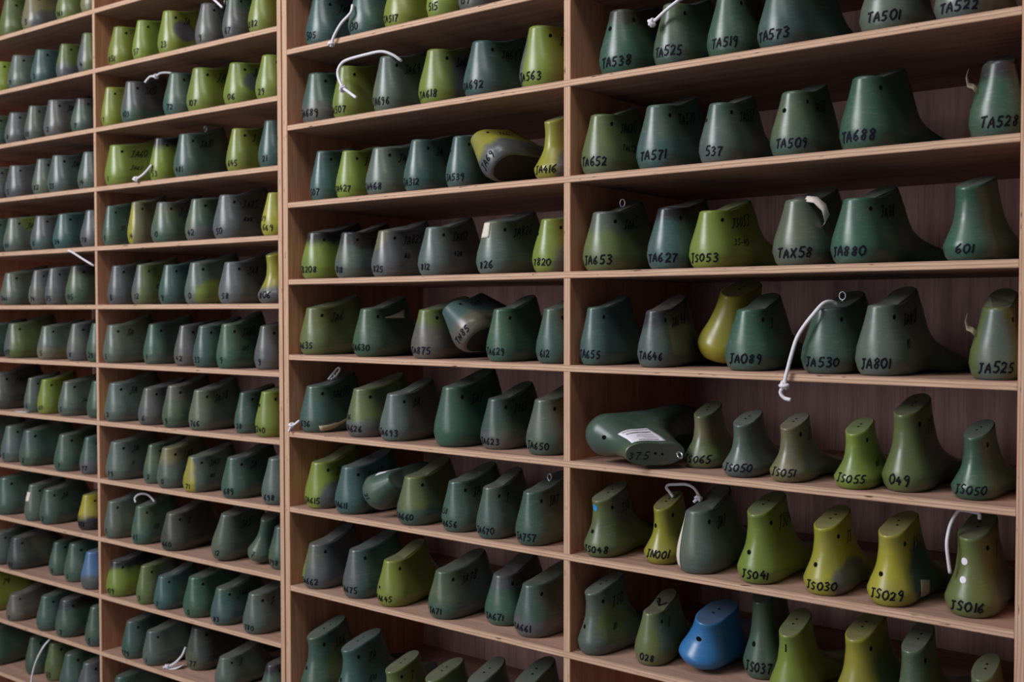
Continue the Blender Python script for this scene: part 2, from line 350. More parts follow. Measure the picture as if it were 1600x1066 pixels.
# hand-lettered strokes on a 1 x 1.4 cell
GL = {'0': [[(.5, 1.4), (.1, 1.1), (.05, .5), (.4, 0), (.8, .3), (.9, .9), (.6, 1.35), (.45, 1.4)]], '1': [[(.45, 1.4), (.5, .7), (.45, 0)]],
      '2': [[(.1, 1.1), (.4, 1.4), (.8, 1.2), (.7, .7), (.1, .05), (.5, .15), (.95, .1)]], '3': [[(.1, 1.25), (.5, 1.4), (.8, 1.1), (.35, .75), (.85, .5), (.6, .05), (.1, .1)]],
      '4': [[(.5, 1.4), (.1, .6), (.95, .6)], [(.7, 1.0), (.65, 0)]], '5': [[(.9, 1.4), (.3, 1.35), (.2, .8), (.7, .75), (.85, .35), (.5, 0), (.1, .1)]],
      '6': [[(.7, 1.4), (.2, .8), (.15, .25), (.5, 0), (.85, .3), (.6, .65), (.2, .4)]], '7': [[(.05, 1.3), (.9, 1.35), (.5, .6), (.4, -.1)]],
      '8': [[(.8, 1.2), (.45, 1.4), (.2, 1.1), (.75, .5), (.6, .05), (.25, .1), (.2, .45), (.75, 1.0), (.8, 1.2)]], '9': [[(.8, 1.2), (.4, 1.4), (.15, 1.0), (.5, .7), (.8, 1.1), (.75, .4), (.55, -.2)]],
      'J': [[(.2, 1.35), (.95, 1.4)], [(.6, 1.4), (.6, .3), (.3, -.1), (.05, .1)]], 'T': [[(.0, 1.3), (.95, 1.4)], [(.55, 1.35), (.4, 0)]],
      'A': [[(.05, 0), (.3, .9), (.5, 1.35), (.75, .7), (.9, .0)], [(.15, .5), (.85, .55)]], 'S': [[(.85, 1.2), (.45, 1.4), (.2, 1.0), (.75, .55), (.6, .05), (.1, .1)]],
      'N': [[(.1, 0), (.15, 1.35), (.8, .05), (.9, 1.4)]], 'B': [[(.2, 0), (.2, 1.4), (.7, 1.2), (.25, .75), (.85, .45), (.6, .02), (.15, .05)]], 'X': [[(.1, 1.3), (.85, 0)], [(.85, 1.35), (.1, .05)]],
      '.': [[(.4, .05), (.5, .12)]], '-': [[(.1, .6), (.9, .65)]],
      '#': [[(.0, 1.1), (1.0, 1.15)], [(.5, 1.4), (.45, .1)], [(.1, .7), (.9, .72)], [(.45, .8), (.05, .2)], [(.5, .75), (1, .2)], [(.15, .3), (.9, .28)]]}
def stroke_pts(text, h, rng, slant=.2, gap=1.18):
    out = []; x = 0; wch = h/1.4*.72
    for ch in text:
        dx, dy, sc = rng.uniform(-.06, .06), rng.uniform(-.08, .08), rng.uniform(.9, 1.1)
        w = .45 if ch in '1.' else 1
        for st in GL.get(ch, []):
            q = [((px*sc-(.27 if ch in '1.' else 0)+dx+slant*py)*wch+x, (py*sc+dy)*wch) for px, py in st]
            d = []
            for a, b in zip(q, q[1:]):
                k = max(1, int(math.hypot(b[0]-a[0], b[1]-a[1])/.0022))
                d += [(a[0]+(b[0]-a[0])*j/k, a[1]+(b[1]-a[1])*j/k) for j in range(k)]
            out.append(d+[q[-1]])
        x += wch*gap*w
    return out, x
def ribbon(pts3, nrm, w):
    V = []; F = []
    for i, (p, n) in enumerate(zip(pts3, nrm)):
        t = pts3[min(i+1, len(pts3)-1)]-pts3[max(i-1, 0)]; s = np.cross(n, t); s = s/(np.linalg.norm(s)+1e-12)
        V += [p+s*w/2, p-s*w/2]
        if i: F.append((2*i-2, 2*i-1, 2*i+1, 2*i))
    return V, F
LIFT = .0006
def write_on(var, side, text, s0, z0, h, w, rng, centre=True):
    H = VARIANTS[var]['H']; st, W_ = stroke_pts(text, h, rng); parts = []
    for q in st:
        P3 = []; Nn = []
        for x, y in q:
            p, n, _, _ = surf(var, side, s0+x-(W_/2 if centre else 0), min(max((z0+y)/H, .02), .97)); P3.append(p+n*LIFT); Nn.append(n)
        if len(P3) > 1: parts.append(ribbon(P3, Nn, w))
    return merge(parts)
def disc_on(var, side, s, zf, r, lift=.0005, dome=0):
    p, n, a, b = surf(var, side, s, zf); V = [p+n*(lift+dome)]; F = []
    for k in range(14):
        t = 2*math.pi*k/14; q, nn, _, _ = surf(var, side, s+r*math.cos(t), zf+r*math.sin(t)/VARIANTS[var]['H']); V.append(q+nn*lift)
        F.append((0, 1+k, 1+(k+1) % 14))
    return V, F
def patch_on(var, side, s0, s1, z0, z1, ns=8, nz=8, lift=.0007, shear=0):
    V = []; F = []
    for j in range(nz+1):
        for i in range(ns+1):
            s = s0+(s1-s0)*i/ns; z = z0+(z1-z0)*j/nz+shear*(s-s0)
            p, n, _, _ = surf(var, side, s, min(max(z, .015), .975)); V.append(p+n*lift)
    for j in range(nz):
        for i in range(ns): a = j*(ns+1)+i; F.append((a, a+1, a+ns+2, a+ns+1))
    return V, F
def solid(o, th):
    md = o.modifiers.new('thickness', 'SOLIDIFY'); md.thickness = th; md.offset = 1; return o
def plateau(var, side, f, x=0.0):
    """point on the flat top, f = 0 at the heel end, 1 at the front"""
    y, w, b, z = outline(var, 1.0, 40, side); Y = y[0]+(y[-1]-y[0])*f; k = float(np.interp(Y+.004, y, z)-np.interp(Y-.004, y, z))/.008
    return np.array([float(np.interp(Y, y, b))+x, Y, float(np.interp(Y, y, z))]), np.array([0, -k, 1])/math.sqrt(1+k*k)
ORD = 'first second third fourth fifth sixth seventh eighth ninth tenth eleventh twelfth thirteenth'.split()
COLN = {'A': 'leftmost column', 'B': 'second column', 'C': 'third column', 'D': 'rightmost column'}
FIRST = {'A': 0, 'B': 1, 'C': 1, 'D': 2}
GRP = {k: 'shoe lasts in the '+v for k, v in COLN.items()}

def make_last(bay, sh, u, y, yaw, roll, dz, sx, sz, var, side, col, code, o, label):
    rng = random.Random(hash((sh, int(u*1e4))) & 0xffff)
    X, Y = world(bay, u, y); a = yaw+(A1 if bay in 'AB' else 0)
    t = thing('shoe_last', label, 'shoe last', (X, Y, shelf_z(bay, sh)+dz+.0003), (0, roll, a), (sx, sx, sz), GRP[bay])
    b = mesh_obj('body', last_mesh(var, side), None, t)
    j = [rng.uniform(.86, 1.14), rng.uniform(.93, 1.07)]; c = RGB[col]
    b['plastic_colour'] = [c[0]*j[0]*j[1], c[1]*j[0], c[2]*j[0]/j[1]]
    p = o.get('p', 'none:K'); pn, pk = p.split(':'); ce, ra = PATCH[pn]
    if pn == 'band': ce = (ce[0], ce[1], VARIANTS[var]['H']*1.0+.041)
    if pn == 'neckb': ce = (0, .02, VARIANTS[var]['H']*.78)
    b['patch_colour'] = list(RGB[pk]); b['patch_centre'] = list(ce); b['patch_radius'] = list(ra)
    b['wear'] = {'K': .55, 'g': .55, 'M': .5, 'N': .45, 'O': .4, 'T': .42, 'G': .42, 'V': .35}.get(col, .16)
    b['marble'] = {'B': .0, 'P': .2, 'L': .28, 'Y': .3, 'V': .22, 'T': .25}.get(col, .42)
    H = VARIANTS[var]['H']
    def part(nm, vf, mat, label=None):
        q = mesh_obj(nm, mesh(nm, vf[0], vf[1]), mat, t)
        if label: q['label'] = label
        return q
    ink = rng.choice([M_INK, M_INK, M_INKV])
    far = bay in 'AB'; hh = .0165 if bay == 'D' else .0152
    if code:
        part('handwritten_number', write_on(var, side, code, -.001+rng.uniform(-.002, .003)+(.006 if len(code) < 4 and far else 0)+(.004 if bay == 'D' else 0), .0085+rng.uniform(0, .003), hh, .0024 if bay == 'D' else .0021, rng), ink)
    if o.get('c2'): part('handwritten_number', write_on(var, side, o['c2'], -.012, .030, .0135, .0014, rng), ink)
    if o.get('s'): part('side_marking', write_on(var, side, o['s'], .050, H*.70, .0165 if not o.get('big') else .02, .0015, rng, False), M_INK)
    if o.get('s2'): part('side_marking', write_on(var, side, o['s2'], .056, H*.40, .0125, .0014, rng, False), M_INK)
    tall = var in ('tall', 'neck', 'egg')
    if o.get('h', 1): part('pin_hole', disc_on(var, side, .030 if not tall else .028, .83, .0029), M_HOLE)
    if o.get('b') == 1: part('pin_hole', disc_on(var, side, -.006, .46 if tall else .7, .0034), M_HOLE)
    if o.get('b') == 3: part('pin_hole', disc_on(var, side, .0, .66, .0042), M_HOLE)
    if o.get('b') == 2: part('pin_hole', disc_on(var, side, -.014, .72, .0028), M_HOLE)
    if o.get('bb') == 1: part('pin_hole', disc_on(var, side, -.012, .42, .0028), M_HOLE)
    if o.get('bb') == 2: part('pin_hole', disc_on(var, side, -.006, .70, .0032), M_HOLE)
    if bay in 'CD':
        for f in ((.42, .58) if not o.get('plat') else (.50, .62)):
            p0, n = plateau(var, side, f, rng.uniform(-.002, .002)); V = [p0+n*.0005]; F = []
            for k in range(10):
                q = 2*math.pi*k/10; V.append(p0+n*.0004+np.array([math.cos(q), math.sin(q), -n[1]/n[2]*math.sin(q)])*.0019); F.append((0, 1+k, 1+(k+1) % 10))
            part('pin_hole', (V, F), M_HOLE)
    def ring_eye(f, x=0.0):
        p0, n = plateau(var, side, f, x); cz = p0+np.array([0, 0, .0075]); pts = [cz+np.array([.0045*math.cos(q), 0, .0055*math.sin(q)]) for q in [2*math.pi*k/12-math.pi/2 for k in range(12)]]
        part('screw_eye', merge([tube(pts, .0012, 6, 2, True), tube([p0-n*.001, p0+np.array([0, 0, .0022])], .0014, 6, 2)]), M_METAL, 'small steel screw eye')
    if o.get('eye'): ring_eye(.6)
    if o.get('eye2'): ring_eye(.86)
    if o.get('peg'):
        p0, n = plateau(var, side, .42); part('peg', merge([tube([p0-n*.001, p0+n*.004, p0+n*.008], .0026, 10, 2), tube([p0+n*.007, p0+n*.010, p0+n*.013], .0042, 10, 2)]), M_BLACK, 'black peg in the top')
    tp = o.get('tape')
    if tp == 'strip': solid(part('tape', patch_on(var, side, -.030, -.018, .05, .965, 4, 14), M_TAPE, 'pale tape strip'), .0003)
    if tp == 'heel': solid(part('tape', patch_on(var, side, -.016, .004, .68, .965, 5, 6), M_TAPE, 'pale tape patch'), .0003)
    if tp == 'spot': solid(part('tape', patch_on(var, side, -.012, .008, .55, .80, 5, 6), M_TAPE, 'pale tape patch'), .0003)
    if tp in ('flap', 'flap2'):
        if tp == 'flap': s0, zz, dirs = -.030, .62, [(0, 0, 0), (-.006, -.003, .006), (-.012, -.004, .008), (-.014, -.006, .018), (-.012, -.006, .024)]; w = .008; mt = M_TAN
        else: s0, zz, dirs = .052, .62, [(0, 0, 0), (.008, -.006, .006), (.006, -.012, .020), (-.004, -.016, .030), (-.016, -.020, .032)]; w = .014; mt = M_TAPE
        p0, n, ta, tb = surf(var, side, s0, zz); V = []; F = []
        for i, d in enumerate(dirs):
            q = p0+n*.0006+np.array(d); wv = np.array([.25, .55, .8])*w*(1-.1*i); V += [q-wv/2, q+wv/2]
            if i: F.append((2*i-2, 2*i-1, 2*i+1, 2*i))
        solid(part('tape', (V, F), mt, 'loose curl of tape'), .0003)
    if tp == 'side': solid(part('tape', patch_on(var, side, .070, .100, .10, .34, 6, 6, .0008, -2), M_TAN, 'tan tape patch'), .0003)
    if o.get('strap'):
        V = []; F = []
        for i in range(9):
            s = .048+.055*i/8; w = .004+.085*i/8
            for zz in (.80-w, .80+w*.35): q, n, _, _ = surf(var, side, s, min(zz, .97)); V.append(q+n*.0008)
            if i: F.append((2*i-2, 2*i-1, 2*i+1, 2*i))
        solid(part('strap', (V, F), M_TAPE, 'pale pointed strap'), .0005)
    if o.get('tag'):
        V = []; F = []
        for i in range(11):
            s = .030+.070*i/10; z = .10+.16*(i/10)**1.6; w = .055 if i < 6 else .030
            for zz in (z-w, z+w): q, n, _, _ = surf(var, side, s, max(zz, .02)); V.append(q+n*.0009)
            if i: F.append((2*i-2, 2*i-1, 2*i+1, 2*i))
        solid(part('tape', (V, F), M_TAN, 'twisted tan tape'), .0004)
    if o.get('dot') == 'blue': part('paint_mark', disc_on(var, side, -.004, .86, .006), M_BLUE, 'blue paint mark')
    if o.get('dot') == 'white':
        for zz in (.70, .48): part('paint_mark', disc_on(var, side, -.004, zz, .0042), M_PAPER, 'white paint dot')
    if o.get('chi'): part('tick_mark', patch_on(var, side, -.0012, .0008, .74, .86, 1, 4), M_INK)
    if o.get('stick') == 1:
        lb = solid(part('paper_label', patch_on(var, side, -.070, -.018, .62, .965, 12, 8, .0008), M_PAPER, 'white printed paper label'), .0002)
        pr = []
        for zz, s_a, s_b, hh_ in ((.655, -.066, -.024, .016), (.715, -.064, -.026, .028), (.775, -.062, -.036, .012), (.815, -.060, -.034, .012), (.855, -.062, -.040, .012), (.925, -.060, -.030, .026)):
            s = s_a
            while s < s_b:
                w = rng.uniform(.0008, .0022); pr.append(patch_on(var, side, s, s+w, zz-hh_/2, zz+hh_/2, 1, 1, .0012)); s += w+rng.uniform(.0005, .001)
        q = mesh_obj('printed_text', mesh('printed_text', *merge(pr)), M_PRINT, lb)
    if o.get('stick') == 2: solid(part('paper_label', patch_on(var, side, -.075, -.030, .55, .82, 12, 6, .0008), M_PAPER, 'white paper label'), .0002)
    if o.get('plat'):
        st, W_ = stroke_pts(o['plat'], .015, rng); pr = []; y0 = plateau(var, side, .05)[0][1]; k = VARIANTS[var]['k']
        for q in st:
            P3 = []
            for x, yy in q:
                pz = plateau(var, side, 0)[0]; Yy = y0+x; xx = .0085-yy; P3.append(np.array([xx, Yy, pz[2]+k*(Yy-pz[1])+.0007]))
            pr.append(ribbon(P3, [np.array([0, 0, 1.])]*len(P3), .0016))
        part('handwritten_number', merge(pr), M_INK)
    return t

LASTS = [
 ('A', 0, -1.0569, 0.0037, -0.024, 0.0, 0.0, 1.072, 1.132, 'low', -1, 'O', '', {}),
 ('A', 0, -0.95, 0.0047, -0.045, 0.0, 0.0, 1.08, 1.112, 'wide', 1, 'N', '3', {'p': 'sl:K'}),
 ('A', 0, -0.7966, 0.0046, -0.038, 0.0, 0.0, 1.015, 1.027, 'low', -1, 'O', '961', {}),
 ('A', 0, -0.6864, 0.0023, 0.049, 0.0, 0.0, 0.979, 0.962, 'slim', 1, 'N', '', {}),
 ('A', 1, -1.1111, 0.0032, -0.063, 0.0, 0.0, 0.985, 0.972, 'low', -1, 'L', '', {}),
 ('A', 1, -1.0155, 0.0006, -0.058, 0.0, 0.0, 1.0, 1.0, 'low', 1, 'g', '0', {'p': 'le:L'}),
 ('A', 1, -0.9061, 0.0012, -0.005, 0.0, 0.0, 0.993, 0.987, 'low', -1, 'T', '3', {'eye': 1}),
 ('A', 1, -0.7979, 0.0029, -0.014, 0.0, 0.0, 0.871, 0.941, 'slim', 1, 'O', '', {'p': 'low:K'}),
 ('A', 1, -0.7002, 0.0011, 0.051, 0.0, 0.0, 0.955, 1.092, 'low', -1, 'O', '4', {'p': 'bk:K'}),
 ('A', 2, -1.1372, 0.0046, 0.018, 0.0, 0.0, 0.992, 0.985, 'low', 1, 'G', '', {}),
 ('A', 2, -1.034, 0.0008, -0.041, 0.0, 0.0, 0.962, 0.93, 'low', -1, 'K', '8', {}),
 ('A', 2, -0.941, 0.0007, -0.045, 0.0, 0.0, 0.906, 0.982, 'slim', 1, 'g', '32', {}),
 ('A', 2, -0.849, 0.0006, -0.023, 0.0, 0.0, 0.956, 1.073, 'wide', -1, 'K', '2', {'s': 'JA'}),
 ('A', 2, -0.7358, 0.0044, 0.052, 0.0, 0.0, 0.975, 0.955, 'low', 1, 'G', '7', {'p': 'band:k'}),
 ('A', 3, -1.1294, 0.0011, 0.027, 0.0, 0.0, 0.992, 0.986, 'low', -1, 'K', '', {}),
 ('A', 3, -1.0412, 0.0044, -0.068, 0.0, 0.0, 0.997, 0.994, 'wide', 1, 'K', '5', {}),
 ('A', 3, -0.9135, 0.0048, 0.017, 0.0, 0.0, 0.954, 1.019, 'slim', -1, 'g', '82', {}),
 ('A', 3, -0.8389, 0.0034, -0.014, 0.0, 0.0, 0.995, 1.092, 'wide', 1, 'g', '23', {'s': 'JA7'}),
 ('A', 3, -0.7107, 0.0047, 0.027, 0.0, 0.0, 1.022, 1.04, 'low', -1, 'g', '14', {}),
 ('A', 4, -1.152, 0.0048, -0.032, 0.0, 0.0, 1.021, 1.039, 'low', 1, 'G', '', {}),
 ('A', 4, -1.0492, 0.0015, -0.057, 0.0, 0.0, 1.007, 1.013, 'low', -1, 'g', '01', {'p': 'sh:L', 's': 'JA'}),
 ('A', 4, -0.9168, 0.0008, 0.008, 0.0, 0.0, 1.0, 0.999, 'low', 1, 'K', '6', {'p': 'low:T'}),
 ('A', 4, -0.8131, 0.0003, 0.035, 0.0, 0.0, 0.995, 0.991, 'low', -1, 'T', '24', {}),
 ('A', 4, -0.7001, 0.003, 0.016, 0.0, 0.0, 1.013, 1.023, 'low', 1, 'K', '78', {}),
 ('A', 5, -1.0665, 0.0034, 0.052, 0.0, 0.0, 0.992, 0.986, 'wide', -1, 'g', '041', {}),
 ('A', 5, -0.9293, 0.0015, 0.011, 0.0, 0.0, 0.866, 0.983, 'slim', 1, 'K', '74', {'tape': 'strip'}),
 ('A', 5, -0.8599, 0.0024, -0.048, 0.0, 0.0, 0.887, 1.02, 'slim', -1, 'K', '85', {}),
 ('A', 5, -0.7655, 0.0024, 0.014, 0.0, 0.0, 1.051, 1.093, 'low', 1, 'G', '05', {'p': 'band:k'}),
 ('A', 6, -1.1699, 0.0003, -0.034, 0.0, 0.0, 0.98, 0.964, 'low', -1, 'G', '', {}),
 ('A', 6, -1.0494, 0.0001, -0.067, 0.0, 0.0, 1.03, 1.054, 'wide', 1, 'O', '07', {'p': 'bk:K'}),
 ('A', 6, -0.9007, 0.0042, -0.039, 0.0, 0.0, 0.979, 0.962, 'low', -1, 'g', '5', {'p': 'low:N'}),
 ('A', 6, -0.7669, 0.0039, 0.05, 0.0, 0.0, 0.938, 1.018, 'slim', 1, 'K', 'X', {}),
 ('A', 6, -0.6798, 0.0029, 0.044, 0.0, 0.0, 0.96, 1.058, 'low', -1, 'G', '29', {}),
 ('A', 7, -1.1235, 0.0016, 0.051, 0.0, 0.0, 1.08, 1.116, 'wide', 1, 'D', '', {'s': 'JA60'}),
 ('A', 7, -0.966, 0.0048, 0.03, 0.0, 0.0, 0.831, 0.983, 'slim', -1, 'g', '6', {}),
 ('A', 7, -0.8989, 0.0026, 0.028, 0.0, 0.0, 0.837, 0.995, 'low', 1, 'L', '60', {}),
 ('A', 7, -0.8126, 0.006, -0.061, 0.0, 0.0, 0.986, 0.975, 'low', -1, 'g', '5', {'s2': 'JA60'}),
 ('A', 7, -0.7051, 0.017, 0.01, 0.0, 0.0, 1.015, 1.028, 'low', 1, 'G', '', {}),
 ('A', 8, -1.2117, 0.0039, -0.012, 0.0, 0.0, 1.038, 1.07, 'low', -1, 'g', '', {}),
 ('A', 8, -1.0757, 0.0025, 0.039, 0.0, 0.0, 1.045, 1.082, 'low', 1, 'g', '5', {}),
 ('A', 8, -0.9756, -0.004, -0.045, 0.0, 0.0, 1.036, 1.066, 'wide', -1, 'G', '2', {}),
 ('A', 8, -0.8136, -0.004, 0.048, 0.0, 0.0, 1.011, 1.041, 'low', 1, 'G', '1', {}),
 ('A', 8, -0.7226, 0.0069, 0.041, 0.0, 0.0, 0.987, 0.999, 'slim', -1, 'G', '77', {'p': 'low:K'}),
 ('A', 9, -1.0969, -0.004, -0.022, 0.0, 0.0, 1.08, 1.134, 'wide', 1, 'G', '9', {}),
 ('A', 9, -0.9554, -0.004, 0.011, 0.0, 0.0, 0.926, 1.025, 'slim', -1, 'g', '', {'tape': 'spot'}),
 ('A', 9, -0.884, -0.004, -0.014, 0.0, 0.0, 0.923, 1.019, 'wide', 1, 'G', '2', {'s': 'JA'}),
 ('A', 9, -0.742, 0.0124, 0.014, 0.0, 0.0, 0.983, 0.97, 'low', -1, 'Y', '876', {'p': 'low:k'}),
 ('A', 10, -1.1279, -0.004, 0.043, 0.0, 0.0, 0.979, 0.961, 'low', 1, 'g', '', {}),
 ('A', 10, -1.0411, -0.004, -0.032, 0.0, 0.0, 0.979, 0.962, 'wide', -1, 'D', '97', {}),
 ('A', 10, -0.8953, 0.0251, 0.033, 0.0, 0.0, 0.965, 0.939, 'slim', 1, 'G', '5', {}),
 ('A', 10, -0.8058, 0.0121, -0.068, 0.0, 0.0, 1.043, 1.079, 'low', -1, 'G', '1', {}),
 ('A', 10, -0.7052, -0.004, 0.003, 0.0, 0.0, 1.014, 1.026, 'low', 1, 'P', '', {'h': 0, 'p': 'low:K'}),
 ('A', 11, -1.1896, -0.004, -0.02, 0.0, 0.0, 1.05, 1.09, 'low', -1, 'L', '', {'s': '74'}),
 ('A', 11, -1.0498, -0.004, -0.003, 0.0, 0.0, 0.888, 0.797, 'wide', 1, 'M', '1', {}),
 ('A', 11, -0.9038, -0.004, 0.046, 0.0, 0.0, 0.993, 0.988, 'low', -1, 'G', '', {}),
 ('A', 11, -0.8154, -0.004, 0.048, 0.0, 0.0, 1.04, 1.072, 'wide', 1, 'G', '3', {'p': 'band:k'}),
 ('A', 11, -0.6934, -0.0035, -0.038, 0.0, 0.0, 1.028, 1.051, 'slim', -1, 'G', '5', {}),
 ('A', 12, -1.1738, -0.004, -0.037, 0.0, 0.0, 1.08, 1.166, 'wide', 1, 'G', '', {}),
 ('A', 12, -1.0168, 0.0261, -0.025, 0.0, 0.0, 0.978, 1.073, 'slim', -1, 'G', '', {}),
 ('A', 12, -0.9277, 0.0301, 0.039, 0.0, 0.0, 0.988, 1.092, 'low', 1, 'O', '33', {}),
 ('A', 12, -0.8148, 0.0042, 0.034, 0.0, 0.0, 1.056, 1.103, 'low', -1, 'G', '', {}),
 ('A', 12, -0.7323, 0.0023, 0.016, 0.0, 0.0, 1.021, 1.038, 'low', 1, 'K', '', {'tape': 'strip'}),
 ('B', 1, -0.5841, 0.0043, -0.07, 0.0, 0.0, 1.032, 1.057, 'low', -1, 'L', '051', {'s': 'J'}),
 ('B', 1, -0.4886, 0.0023, -0.067, 0.0, 0.0, 0.869, 1.016, 'slim', 1, 'L', '57', {}),
 ('B', 1, -0.3919, 0.0036, -0.007, 0.0, 0.0, 0.94, 1.13, 'wide', -1, 'L', '23', {'p': 'ov:K', 's': 'JA'}),
 ('B', 1, -0.2601, 0.0015, -0.006, 0.0, 0.0, 0.95, 1.032, 'low', 1, 'K', '9', {'eye': 1}),
 ('B', 1, -0.1697, 0.0007, 0.003, 0.0, 0.0, 0.9, 1.073, 'low', -1, 'K', '67', {'p': 'up:G'}),
 ('B', 1, -0.0927, 0.0049, 0.006, 0.0, 0.0, 0.987, 1.107, 'low', 1, 'L', '1382', {'s': 'JA'}),
 ('B', 2, -0.6147, 0.0031, -0.149, 0.0, 0.0, 0.81, 1.045, 'slim', -1, 'L', '7', {}),
 ('B', 2, -0.5289, 0.0017, -0.009, 0.0, 0.0, 0.9, 1.123, 'wide', 1, 'K', '103', {'p': 'low:G', 's': 'JA10'}),
 ('B', 2, -0.3702, 0.0014, 0.041, 0.0, 0.0, 1.052, 1.094, 'low', -1, 'T', '72', {}),
 ('B', 2, -0.293, 0.0043, -0.043, 0.0, 0.0, 1.08, 1.123, 'wide', 1, 'L', '107', {'s': 'JA1', 'big': 1}),
 ('B', 2, -0.1684, 0.0039, 0.008, 0.0, 0.0, 1.028, 1.051, 'wide', -1, 'L', '06', {'p': 'ov:K', 's': 'JA'}),
 ('B', 2, -0.0709, 0.0035, -0.03, 0.0, 0.0, 1.029, 1.053, 'low', 1, 'L', '29', {}),
 ('B', 3, -0.6022, 0.0038, -0.149, 0.0, 0.0, 1.055, 1.128, 'wide', -1, 'L', '1', {'s': 'JA60', 's2': 'JA61'}),
 ('B', 3, -0.429, 0.0035, 0.008, 0.0, 0.0, 0.936, 1.079, 'slim', 1, 'L', '53', {'p': 'band:k'}),
 ('B', 3, -0.3365, 0.0024, 0.018, 0.0, 0.0, 0.972, 1.128, 'wide', -1, 'G', '481', {'s': 'JA81', 'eye': 1}),
 ('B', 3, -0.1658, 0.0035, -0.042, 0.0, 0.0, 0.921, 1.038, 'low', 1, 'L', '645', {'s': 'J'}),
 ('B', 3, -0.0645, 0.0047, 0.016, 0.0, 0.0, 0.96, 1.11, 'low', -1, 'T', '21', {}),
 ('B', 4, -0.6154, 0.0029, -0.147, 0.0, 0.0, 0.78, 1.05, 'slim', 1, 'G', '5', {'s2': '10'}),
 ('B', 4, -0.5116, 0.0027, 0.051, 0.0, 0.0, 0.78, 1.114, 'low', -1, 'N', '14', {'p': 'bk:Y'}),
 ('B', 4, -0.4203, 0.0034, 0.022, 0.0, 0.0, 1.039, 1.072, 'wide', 1, 'G', '0', {'p': 'band:K', 's': 'J'}),
 ('B', 4, -0.3028, 0.0041, -0.004, 0.0, 0.0, 1.026, 1.047, 'low', -1, 'G', '42', {'p': 'low:K'}),
 ('B', 4, -0.2071, 0.004, -0.027, 0.0, 0.0, 1.055, 1.101, 'wide', 1, 'K', '50', {'s': 'JA85', 's2': '###'}),
 ('B', 4, -0.0564, 0.0032, 0.01, 0.0, 0.0, 0.996, 0.993, 'slim', -1, 'Y', '669', {'c2': '1689'}),
 ('B', 5, -0.5972, 0.0041, -0.038, 0.0, 0.0, 0.923, 1.042, 'low', 1, 'K', 'B', {}),
 ('B', 5, -0.5003, 0.0042, 0.01, 0.0, 0.0, 0.923, 1.042, 'low', -1, 'O', '12', {'p': 'bk:K', 's2': '10'}),
 ('B', 5, -0.4004, 0.0034, -0.054, 0.0, 0.0, 0.949, 1.009, 'low', 1, 'T', '9', {}),
 ('B', 5, -0.3087, 0.0048, -0.067, 0.0, 0.0, 0.978, 1.062, 'wide', -1, 'g', '0', {'p': 'sl:L'}),
 ('B', 5, -0.1894, 0.0026, -0.011, 0.0, 0.0, 1.02, 1.036, 'wide', 1, 'K', '58', {'s': 'JA8'}),
 ('B', 5, -0.0668, 0.0042, 0.032, 0.0, 0.0, 1.08, 1.114, 'neck', -1, 'Y', '806', {'p': 'low:K', 'h': 0}),
 ('B', 6, -0.6061, -0.004, -0.146, 0.0, 0.0, 0.932, 1.044, 'wide', 1, 'g', '5', {'s': 'JA'}),
 ('B', 6, -0.4901, 0.0251, -0.032, 0.0, 0.0, 0.976, 1.051, 'low', -1, 'G', '1', {}),
 ('B', 6, -0.3603, 0.0125, -0.037, 0.0, 0.0, 1.002, 1.004, 'slim', 1, 'K', '42', {}),
 ('B', 6, -0.2713, -0.004, -0.043, 0.0, 0.0, 0.928, 1.029, 'low', -1, 'G', '33', {}),
 ('B', 6, -0.1933, -0.0027, -0.029, 0.0, 0.0, 0.902, 1.106, 'wide', 1, 'V', '9', {'s': 'JA60', 's2': '100'}),
 ('B', 6, -0.1017, 0.0205, -0.024, 0.0, 0.0, 0.955, 1.041, 'low', -1, 'K', '9', {}),
 ('B', 7, -0.6023, -0.004, -0.133, 0.0, 0.0, 1.016, 1.059, 'wide', 1, 'g', '2', {'s': 'JA', 'p': 'le:L'}),
 ('B', 7, -0.4673, -0.004, 0.049, 0.0, 0.0, 0.961, 0.959, 'low', -1, 'K', '6', {}),
 ('B', 7, -0.3802, -0.004, -0.002, 0.0, 0.0, 0.944, 1.066, 'low', 1, 'G', '9', {'p': 'up:K'}),
 ('B', 7, -0.2844, -0.004, 0.026, 0.0, 0.0, 0.922, 1.026, 'wide', -1, 'g', '766', {'s': 'JA78'}),
 ('B', 7, -0.1656, 0.0183, -0.025, 0.0, 0.0, 0.904, 0.964, 'slim', 1, 'G', '28', {}),
 ('B', 7, -0.0752, 0.0, -0.005, 0.0, 0.0, 0.959, 1.064, 'low', -1, 'L', '8240', {'b': 1}),
 ('B', 8, -0.5965, -0.004, -0.026, 0.0, 0.0, 1.022, 1.04, 'wide', 1, 'g', '79', {'s': 'JA', 's2': '11'}),
 ('B', 8, -0.4783, 0.0137, 0.014, 0.0, 0.0, 0.916, 0.993, 'slim', -1, 'G', '2', {}),
 ('B', 8, -0.3988, -0.004, 0.029, 0.0, 0.0, 0.949, 1.052, 'wide', 1, 'g', '0', {'p': 'up:N', 's': 'JA0', 's2': '#'}),
 ('B', 8, -0.3069, -0.004, -0.004, 0.0, 0.0, 0.949, 0.907, 'wide', -1, 'g', '71', {'p': 'hb:Y', 's': 'JA0', 's2': '#11'}),
 ('B', 8, -0.1775, -0.004, -0.022, 0.0, 0.0, 1.004, 1.008, 'wide', 1, 'G', '689', {'s': 'JA'}),
 ('B', 8, -0.0514, -0.0027, 0.035, 0.0, 0.0, 1.044, 1.08, 'low', -1, 'g', '698', {}),
 ('B', 9, -0.61, -0.004, -0.152, 0.0, 0.0, 0.823, 1.017, 'wide', 1, 'g', '5', {}),
